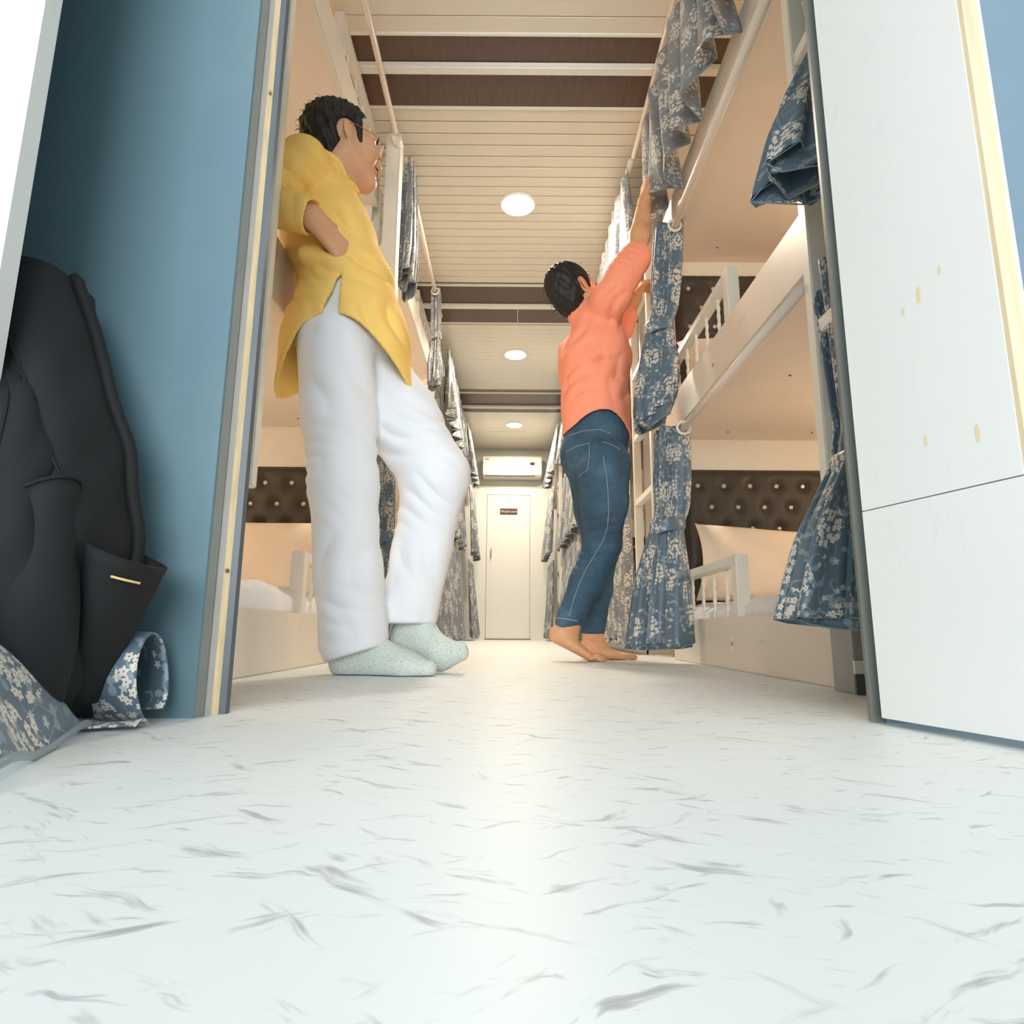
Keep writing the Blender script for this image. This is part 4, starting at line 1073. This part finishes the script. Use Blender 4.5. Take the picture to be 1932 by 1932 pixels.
for q in np.linspace(0, 1, 4):
    b = snap_line(ku, [(-0.40 + 0.0 * q, 1.655, 1.36 - 0.26 * q)] * 2, 0.001, 1)[0]
    put('button', MB().ball(b, 0.0055, 8, 6).mesh('button', True), 'button', ku)
# socks
def foot(F, heel, ball, toe, ank, w, k=0.03, sd=(0, 1, 0)):
    heel, ball, toe, ank = map(lambda q: np.array(q, float), (heel, ball, toe, ank)); sd = np.array(sd, float)
    F.rc(ank, heel, 0.037, 0.030, k); F.rc(heel, ball - sd * w * 0.35, 0.030, 0.022, k); F.rc(heel, ball + sd * w * 0.35, 0.030, 0.023, k)
    F.rc(ank, ball, 0.036, 0.026, 0.045); F.rc(ball - sd * w * 0.38, toe - sd * w * 0.30, 0.022, 0.015, k); F.rc(ball + sd * w * 0.38, toe + sd * w * 0.20, 0.023, 0.017, k)
def sock(heel, ball, toe, ank, sd, label):
    F = Field((-0.52, 1.50, -0.005), (-0.02, 1.90, 0.26), 0.0045)
    foot(F, heel, ball, toe, ank, 0.045, 0.03, sd); F.clip(lambda X, Y, Z: 0.0015 - Z)
    o = put('sock', F.mesh('sock', 2), 'sock', p1); o['label'] = label; return o
sock((-0.418, 1.650, 0.030), (-0.262, 1.625, 0.024), (-0.203, 1.620, 0.017), (-0.390, 1.645, 0.095), (0.12, 1, 0), 'speckled pale sock, foot flat on the floor')
sock((-0.288, 1.762, 0.092), (-0.190, 1.728, 0.050), (-0.132, 1.728, 0.056), (-0.268, 1.757, 0.165), (0.12, 0.68, -0.80), 'speckled pale sock, toes tipped up')

# ------------------------------------------------------------------ man in the coral shirt
r2h, r2k, r2a = (0.350, 2.385, 0.745), (0.345, 2.400, 0.435), (0.218, 2.455, 0.150)
l2h, l2k, l2a = (0.330, 2.530, 0.765), (0.365, 2.575, 0.430), (0.330, 2.620, 0.105)
pel2 = (0.340, 2.455, 0.83); ch2 = (0.350, 2.455, 1.26); nb2 = (0.335, 2.460, 1.425)
r2s, l2s = (0.385, 2.355, 1.415), (0.325, 2.575, 1.410)
r2e, r2w = (0.492, 2.335, 1.600), (0.541, 2.355, 1.868)
l2e, l2w = (0.470, 2.620, 1.430), (0.555, 2.660, 1.60)
HC2 = (0.252, 2.470, 1.520); HR2 = frame((0.62, 0.52, 0.52), (-0.50, -0.20, 0.78)); HS2 = 0.97
F = Field((0.08, 2.22, -0.01), (0.70, 2.80, 2.06), 0.0042)
T2 = add_head(F, HC2, HR2, HS2)
F.rc(nb2, T2((-0.020, 0, -0.06)), 0.056, 0.050, 0.035)
F.chain([pel2, (0.34, 2.455, 1.02), ch2, nb2], [0.095, 0.080, 0.085, 0.052], 0.05); F.rc(r2s, l2s, 0.040, 0.040, 0.03)
F.chain([r2s, r2e, (0.512, 2.343, 1.70), r2w], [0.050, 0.042, 0.041, 0.027], 0.02); F.chain([l2s, l2e, l2w], [0.050, 0.040, 0.028], 0.02)
hand(F, r2w, (0.553, 2.362, 1.955), (0.9, 0.25, -0.1), (1.05, 0.55), (-0.25, 1, 0.1), 0.085, True, -1)
hand(F, l2w, (0.585, 2.68, 1.665), (0.8, -0.2, 0.1), (0.7, 0.8), (0, 1, 0), 0.08, True, -1)
F.chain([r2h, r2k, r2a], [0.080, 0.050, 0.035], 0.03); F.chain([l2h, l2k, l2a], [0.080, 0.050, 0.035], 0.03)
def bare_foot(F, heel, ball, ank, dirn, sd, toes_out):
    heel, ball, ank, dirn, sd = map(lambda q: np.array(q, float), (heel, ball, ank, dirn, sd))
    F.rc(ank, heel, 0.034, 0.028, 0.02); F.rc(ank, heel + (ball - heel) * 0.45 + (0, 0, 0.022), 0.033, 0.024, 0.03)
    for q in (-0.030, -0.010, 0.010, 0.030): F.rc(heel + sd * q * 0.4, ball + sd * q, 0.024, 0.0135, 0.02)
    for i, q in enumerate((-0.043, -0.024, -0.006, 0.013, 0.037) if toes_out else (-0.037, -0.013, 0.006, 0.024, 0.043)):
        L = (0.036, 0.045, 0.051, 0.054, 0.055)[i] if toes_out else (0.055, 0.054, 0.051, 0.045, 0.036)[i]
        r = (0.0072, 0.0075, 0.0078, 0.008, 0.0115)[i] if toes_out else (0.0115, 0.008, 0.0078, 0.0075, 0.0072)[i]
        b = ball + sd * q; b[2] = 0.013; m = b + dirn * L * 0.6 + np.array((0, 0, 0.004)); e = b + dirn * L + np.array((0, 0, r - 0.014))
        F.rc(b, m, r * 1.1, r * 0.92, 0.004); F.rc(m, e, r * 0.95, r * 1.05, 0.001)
bare_foot(F, (0.178, 2.462, 0.098), (0.300, 2.462, 0.016), (0.222, 2.455, 0.135), (0.97, -0.05, 0), (0.05, 1, 0), True)
bare_foot(F, (0.305, 2.622, 0.040), (0.440, 2.630, 0.015), (0.333, 2.620, 0.100), (0.99, 0.05, 0), (0.05, 1, 0), False)
F.clip(lambda X, Y, Z: 0.001 - Z)
p2 = put('person', F.mesh('person', 2), 'skin2')
lab(p2, 'barefoot man in coral shirt and blue jeans reaching up to the curtain', 'person')
add_hair('hair', HC2, HR2, HS2, 'hair', p2, 11, bulk=0.012, hairline=0.004, tuft=0.7, nape=0.006)
eye_parts(T2, HR2, HS2, p2)
put('lips', MB().tube([T2((0.094, -0.021, -0.063)), T2((0.1065, 0, -0.0625)), T2((0.094, 0.021, -0.063))], [0.001, 0.005, 0.001], 8).mesh('lips', True), 'lip', p2)
# jeans
F = Field((0.10, 2.24, 0.07), (0.56, 2.74, 0.99), 0.005)
F.chain([(0.340, 2.458, 0.945), (0.338, 2.458, 0.86)], [0.118, 0.128], 0.03)
F.rc((0.275, 2.44, 0.80), (0.280, 2.50, 0.80), 0.085, 0.085, 0.04)
F.chain([r2h, (0.352, 2.39, 0.60), r2k, (0.285, 2.425, 0.30), r2a], [0.108, 0.090, 0.068, 0.060, 0.050], 0.025)
F.chain([l2h, (0.345, 2.55, 0.60), l2k, (0.350, 2.595, 0.28), (0.332, 2.618, 0.118)], [0.106, 0.088, 0.066, 0.056, 0.048], 0.025)
F.warp(lambda P: folds(P, [((0.36, 2.35, 0.46), (0.1, 0, 1), 0.036, 0.0065, 0.09, 0.0), ((0.31, 2.37, 0.38), (0.3, 0, 1), 0.032, 0.0060, 0.07, 0.0), ((0.30, 2.33, 0.70), (0.5, 0, 0.9), 0.05, 0.003, 0.10, 0.6),
    ((0.24, 2.42, 0.20), (0.4, 0, 1), 0.03, 0.0028, 0.06, 0.2), ((0.35, 2.56, 0.2), (0.1, 0, 1), 0.035, 0.003, 0.09, 0.0)]))
F.clip(lambda X, Y, Z: np.where((X + (Z - 0.15) * 0.0 < 0.300) & (Y < 2.53), (0.128 - Z) + (X - 0.22) * 0.15, 0.100 - Z))
F.clip(lambda X, Y, Z: Z - 0.958)
F.shell(0.007, lambda X, Y, Z: Z > 0.90)
je = put('jeans', F.mesh('jeans', 1), 'denim', p2)
def stitch(name, pix, r=0.0012):
    pts = cam_line(je, pix)
    if len(pts) > 2: put(name, MB().tube(pts, r, 5).mesh(name), 'stitch', je)
stitch('side_seam', [(1138, 862), (1144, 895), (1147, 930), (1148, 965), (1146, 995), (1139, 1018), (1125, 1042), (1108, 1070), (1093, 1102), (1082, 1132), (1074, 1162)])
stitch('pocket_seam', [(1068, 852), (1088, 842), (1112, 836), (1112, 860), (1109, 886), (1092, 900)])
stitch('pocket_seam', [(1136, 834), (1152, 838), (1170, 848)])
stitch('waist_seam', [(1073, 822), (1100, 813), (1130, 810), (1152, 818)])
stitch('cuff_seam', [(1046, 1165), (1070, 1168), (1090, 1172)], 0.0018)
put('waistband', MB().tube([(0.340 + 0.106 * math.cos(q), 2.458 + 0.106 * math.sin(q), 0.948) for q in np.linspace(0, 2 * PI, 40)[:-1]], 0.009, 8, True).mesh('waistband', True), 'undershirt', p2)
# shirt
F = Field((0.12, 2.20, 0.80), (0.64, 2.76, 1.74), 0.005)
F.chain([(0.345, 2.460, 1.345), (0.345, 2.458, 1.22), (0.335, 2.458, 1.02), (0.338, 2.458, 0.84)], [0.105, 0.132, 0.128, 0.140], 0.05)
F.rc(r2s, l2s, 0.066, 0.062, 0.05); F.rc(nb2, T2((-0.035, 0, -0.095)), 0.070, 0.056, 0.03)
F.rc((0.225, 2.52, 1.28), (0.245, 2.52, 1.14), 0.035, 0.05, 0.05)
F.chain([r2s, (0.440, 2.345, 1.52), (0.488, 2.336, 1.585)], [0.078, 0.066, 0.062], 0.025); F.rc((0.468, 2.338, 1.565), (0.492, 2.336, 1.600), 0.066, 0.061, 0.008)
F.chain([l2s, l2e], [0.074, 0.060], 0.025); F.rc(l2e, (0.50, 2.635, 1.49), 0.058, 0.054, 0.02)
F.warp(lambda P: folds(P, [((0.46, 2.29, 1.555), (0.7, 0, 0.7), 0.034, 0.0075, 0.055, 0.0), ((0.40, 2.33, 1.34), (0.8, 0, -0.55), 0.055, 0.0065, 0.12, 0.3), ((0.30, 2.34, 1.18), (0.8, 0, -0.6), 0.075, 0.0075, 0.15, 1.0), ((0.25, 2.40, 1.05), (0.6, 0, -0.8), 0.06, 0.006, 0.12, 0.6), ((0.42, 2.38, 1.12), (0.9, 0.1, -0.5), 0.06, 0.0055, 0.12, 2.0),
    ((0.38, 2.33, 1.0), (0.9, 0, -0.3), 0.08, 0.0035, 0.12, 0.0), ((0.45, 2.40, 1.38), (0.4, 0, 1), 0.032, 0.008, 0.08, 0.0)]))
F.shell(0.009, lambda X, Y, Z: Z < 0.98)
def shirt_cut(X, Y, Z):
    a = np.arctan2(Y - 2.458, X - 0.338); s_ = np.sin(a)
    return 0.865 + 0.085 * np.clip(-np.sin(a - 0.15), 0, 1) ** 2.5 + 0.02 * np.clip(-np.cos(a), 0, 1) - Z
F.clip(shirt_cut)
sh = put('shirt', F.mesh('shirt', 1), 'coral', p2)
put('sleeve_cuff', MB().torus((0.4935, 2.336, 1.604), 0.048, 0.0125, (0.28, 0, 0.95), 28, 10).mesh('sleeve_cuff', True), 'coral', sh)

# ------------------------------------------------------------------ backpack and curtain cloth on the floor
bp = thing('backpack', 'dark navy backpack leaning on the blue partition', 'backpack', (-0.60, 0.71, 0.03))
def loft(rings, n=56, ex=3.4, wob=0.003, seed=0):
    rows = []
    for (z, x0, x1, y0, y1) in rings:
        row = []
        for i in range(n):
            a = 2 * PI * i / n; c, s = math.cos(a), math.sin(a)
            r = (abs(c) ** ex + abs(s) ** ex) ** (-1 / ex)
            w = 1 + wob * 6 * math.sin(a * 3 + z * 40 + seed) + wob * 4 * math.sin(a * 7 - z * 60)
            row.append(((x0 + x1) / 2 + (x1 - x0) / 2 * r * c * w, (y0 + y1) / 2 + (y1 - y0) / 2 * r * s * w, z))
        rows.append(row)
    mb = MB().grid(rows, None, True)
    o = len(mb.v) - n; mb.f.append(tuple(range(n - 1, -1, -1))); mb.f.append(tuple(o + i for i in range(n)))
    return mb
def dense(tab, m=40):
    a = np.array(tab, float); z = np.linspace(a[0, 0], a[-1, 0], m)
    cols = []
    for i in range(1, 5):
        y = np.interp(z, a[:, 0], a[:, i]); yp = np.pad(y, 3, mode='edge'); ker = np.array([1, 2, 3, 4, 3, 2, 1]) / 16.0
        cols.append(np.convolve(yp, ker, 'valid'))
    return [(zz, *[c[i] for c in cols]) for i, zz in enumerate(z)]
main = put('body', loft(dense([(0.012, -0.74, -0.480, 0.645, 0.80), (0.05, -0.75, -0.458, 0.630, 0.812), (0.22, -0.75, -0.452, 0.625, 0.815), (0.33, -0.74, -0.480, 0.635, 0.815),
    (0.43, -0.73, -0.520, 0.65, 0.815), (0.505, -0.72, -0.548, 0.67, 0.815), (0.545, -0.71, -0.560, 0.685, 0.81)], 60), 72, 4.2, 0.002).mesh('body', True), 'bag', bp)
front = put('front_pocket', loft(dense([(0.010, -0.73, -0.480, 0.60, 0.70), (0.05, -0.735, -0.466, 0.588, 0.70), (0.20, -0.735, -0.466, 0.586, 0.70), (0.30, -0.73, -0.490, 0.600, 0.70), (0.38, -0.72, -0.525, 0.628, 0.70), (0.42, -0.71, -0.56, 0.655, 0.70)], 50), 64, 3.0, 0.004, 2).mesh('front_pocket', True), 'bag', bp)
sp_rows = []
for q in range(15):
    t_ = q / 14; z = 0.030 + 0.165 * t_; rr = 0.012 + 0.026 * t_ ** 0.8; cxp = -0.470 + 0.029 * t_; cyp = 0.725
    sp_rows.append([(cxp + rr * 1.0 * math.cos(2 * PI * i / 36), cyp + rr * 1.5 * math.sin(2 * PI * i / 36), z - 0.016 * math.cos(2 * PI * i / 36) * t_ ** 2) for i in range(36)])
sidep = put('side_pocket', MB().grid(sp_rows, None, True).mesh('side_pocket', True), 'bag2', bp)
sidep.modifiers.new('thickness', 'SOLIDIFY').thickness = 0.004
tpp = [Vector(sp_rows[12][i]) + Vector((0.003, -0.004, 0.0)) for i in (30, 31, 32, 33, 34)]
put('logo_strip', MB().tube(tpp, 0.0014, 6).mesh('logo_strip'), plain('logo_gold', srgb(226, 200, 130), 0.4), sidep)
sp2 = []
for q in range(13):
    t_ = q / 12; z = 0.035 + 0.215 * t_; rr = 0.030 + 0.006 * math.sin(t_ * 5)
    sp2.append([(-0.482 - 0.004 * t_ + rr * 1.1 * math.cos(2 * PI * i / 30), 0.650 + rr * 1.25 * math.sin(2 * PI * i / 30), z + 0.016 * math.cos(2 * PI * i / 30) * t_) for i in range(30)])
mp = put('bottle_pocket', MB().grid(sp2, None, True).mesh('bottle_pocket', True), 'bag', bp); mp.modifiers.new('thickness', 'SOLIDIFY').thickness = 0.003
put('pocket_rim', MB().tube(sp2[-1], 0.0022, 6, True).mesh('pocket_rim', True), 'bag2', mp)
for xs in ((-0.520, -0.486, -0.478), (-0.535, -0.500, -0.492)):
    pts = snap_line(front, [(xs[0], 0.60, 0.40), (xs[1], 0.575, 0.24), (xs[2], 0.575, 0.04)], 0.0008, 10)
    put('zipper', MB().tube(pts, 0.0016, 6).mesh('zipper', True), 'bag2', bp)
for dz in (0.0, -0.035):
    pts = snap_line(main, [(-0.60, 0.62, 0.50 + dz), (-0.545, 0.62, 0.43 + dz), (-0.50, 0.63, 0.34 + dz), (-0.465, 0.66, 0.24 + dz)], 0.0008, 10)
    put('zipper', MB().tube(pts, 0.0018, 6).mesh('zipper', True), 'bag2', bp)
pts = snap_line(main, [(-0.56, 0.74, 0.55), (-0.53, 0.76, 0.48), (-0.49, 0.76, 0.36), (-0.455, 0.76, 0.24), (-0.450, 0.76, 0.16)], 0.004, 10)
put('strap', MB().tube(pts, 0.008, 8).mesh('strap', True), 'bag2', bp)
pts = snap_line(main, [(-0.600, 0.66, 0.492), (-0.578, 0.66, 0.508)], 0.0012, 6)
put('logo_bar', MB().tube(pts, 0.0012, 6).mesh('logo_bar'), plain('logo_grey', srgb(120, 128, 128), 0.4), bp)
# cloth lying on the floor: drooping curtain corner and a rolled hem
def cloth(name, fn, nu, nv, su, sv, mat, parent):
    rows = []; uv = []
    for j in range(nv + 1):
        rows.append([fn(i / nu, j / nv) for i in range(nu + 1)]); uv.append([(i / nu * su + 0.03, j / nv * sv + 0.02) for i in range(nu + 1)])
    o = put(name, MB().grid(rows, uv).mesh(name, True), mat, parent); o.modifiers.new('thickness', 'SOLIDIFY').thickness = 0.0022
    return o
c1 = thing('curtain', 'floral curtain corner drooping to the floor at the left edge', 'curtain', (-0.48, 0.60, 0.0), 'floral berth curtains')
def droop(u, v):
    a = Vector((-0.352, 0.44, 0.012)).lerp(Vector((-0.463, 0.728, 0.006)), u); b = Vector((-0.56, 0.42, 0.20)).lerp(Vector((-0.640, 0.60, 0.150)), u)
    p = a.lerp(b, v); bul = math.sin(PI * min(v * 1.1, 1)) 
    p += Vector((0.030, -0.010, 0.034)) * bul * (1 - 0.3 * u) + Vector((0.004, 0.0, 0.006)) * math.sin(u * 9 + v * 5)
    e = max(0, u - 0.82) / 0.18; p += Vector((-0.012, 0.006, -0.02)) * e * e * bul
    if v < 0.10: p += Vector((0.004, -0.003, -0.004)) * math.sin(v / 0.10 * PI)
    p.z = max(p.z, 0.0035); return p
cloth('fabric', droop, 46, 40, 0.36, 0.34, 'floral', c1)
put('hem', MB().tube([droop(i / 30, 0.0) for i in range(31)], 0.004, 6).mesh('hem', True), 'floral', c1)
c2 = thing('curtain', 'rolled floral curtain hem lying on the floor before the blue partition', 'curtain', (-0.48, 0.76, 0.0), 'floral berth curtains')
def roll(u, v):
    x = -0.60 + 0.178 * u; a = -0.50 * PI + 1.80 * PI * v
    r = 0.050 + 0.004 * math.sin(u * 7 + v * 4) + 0.003 * math.sin(v * 17 + u * 3)
    return Vector((x + 0.006 * math.sin(v * 8), 0.772 - math.cos(a) * r * 1.0 * (0.85 + 0.15 * math.sin(u * 4)), max(0.003, 0.053 + 0.003 * u + math.sin(a) * r)))
cloth('fabric', roll, 30, 60, 0.22, 0.32, 'floral', c2)
def lip(u, v):
    x = -0.535 + 0.120 * u; y = 0.752 - 0.045 * v - 0.01 * math.sin(u * 5)
    y += 0.02 * u * v
    return Vector((x, y, 0.004 + 0.012 * math.sin(PI * v) * (0.6 + 0.4 * math.sin(u * 6))))
cloth('hem_flap', lip, 24, 10, 0.16, 0.06, 'floral', c2)
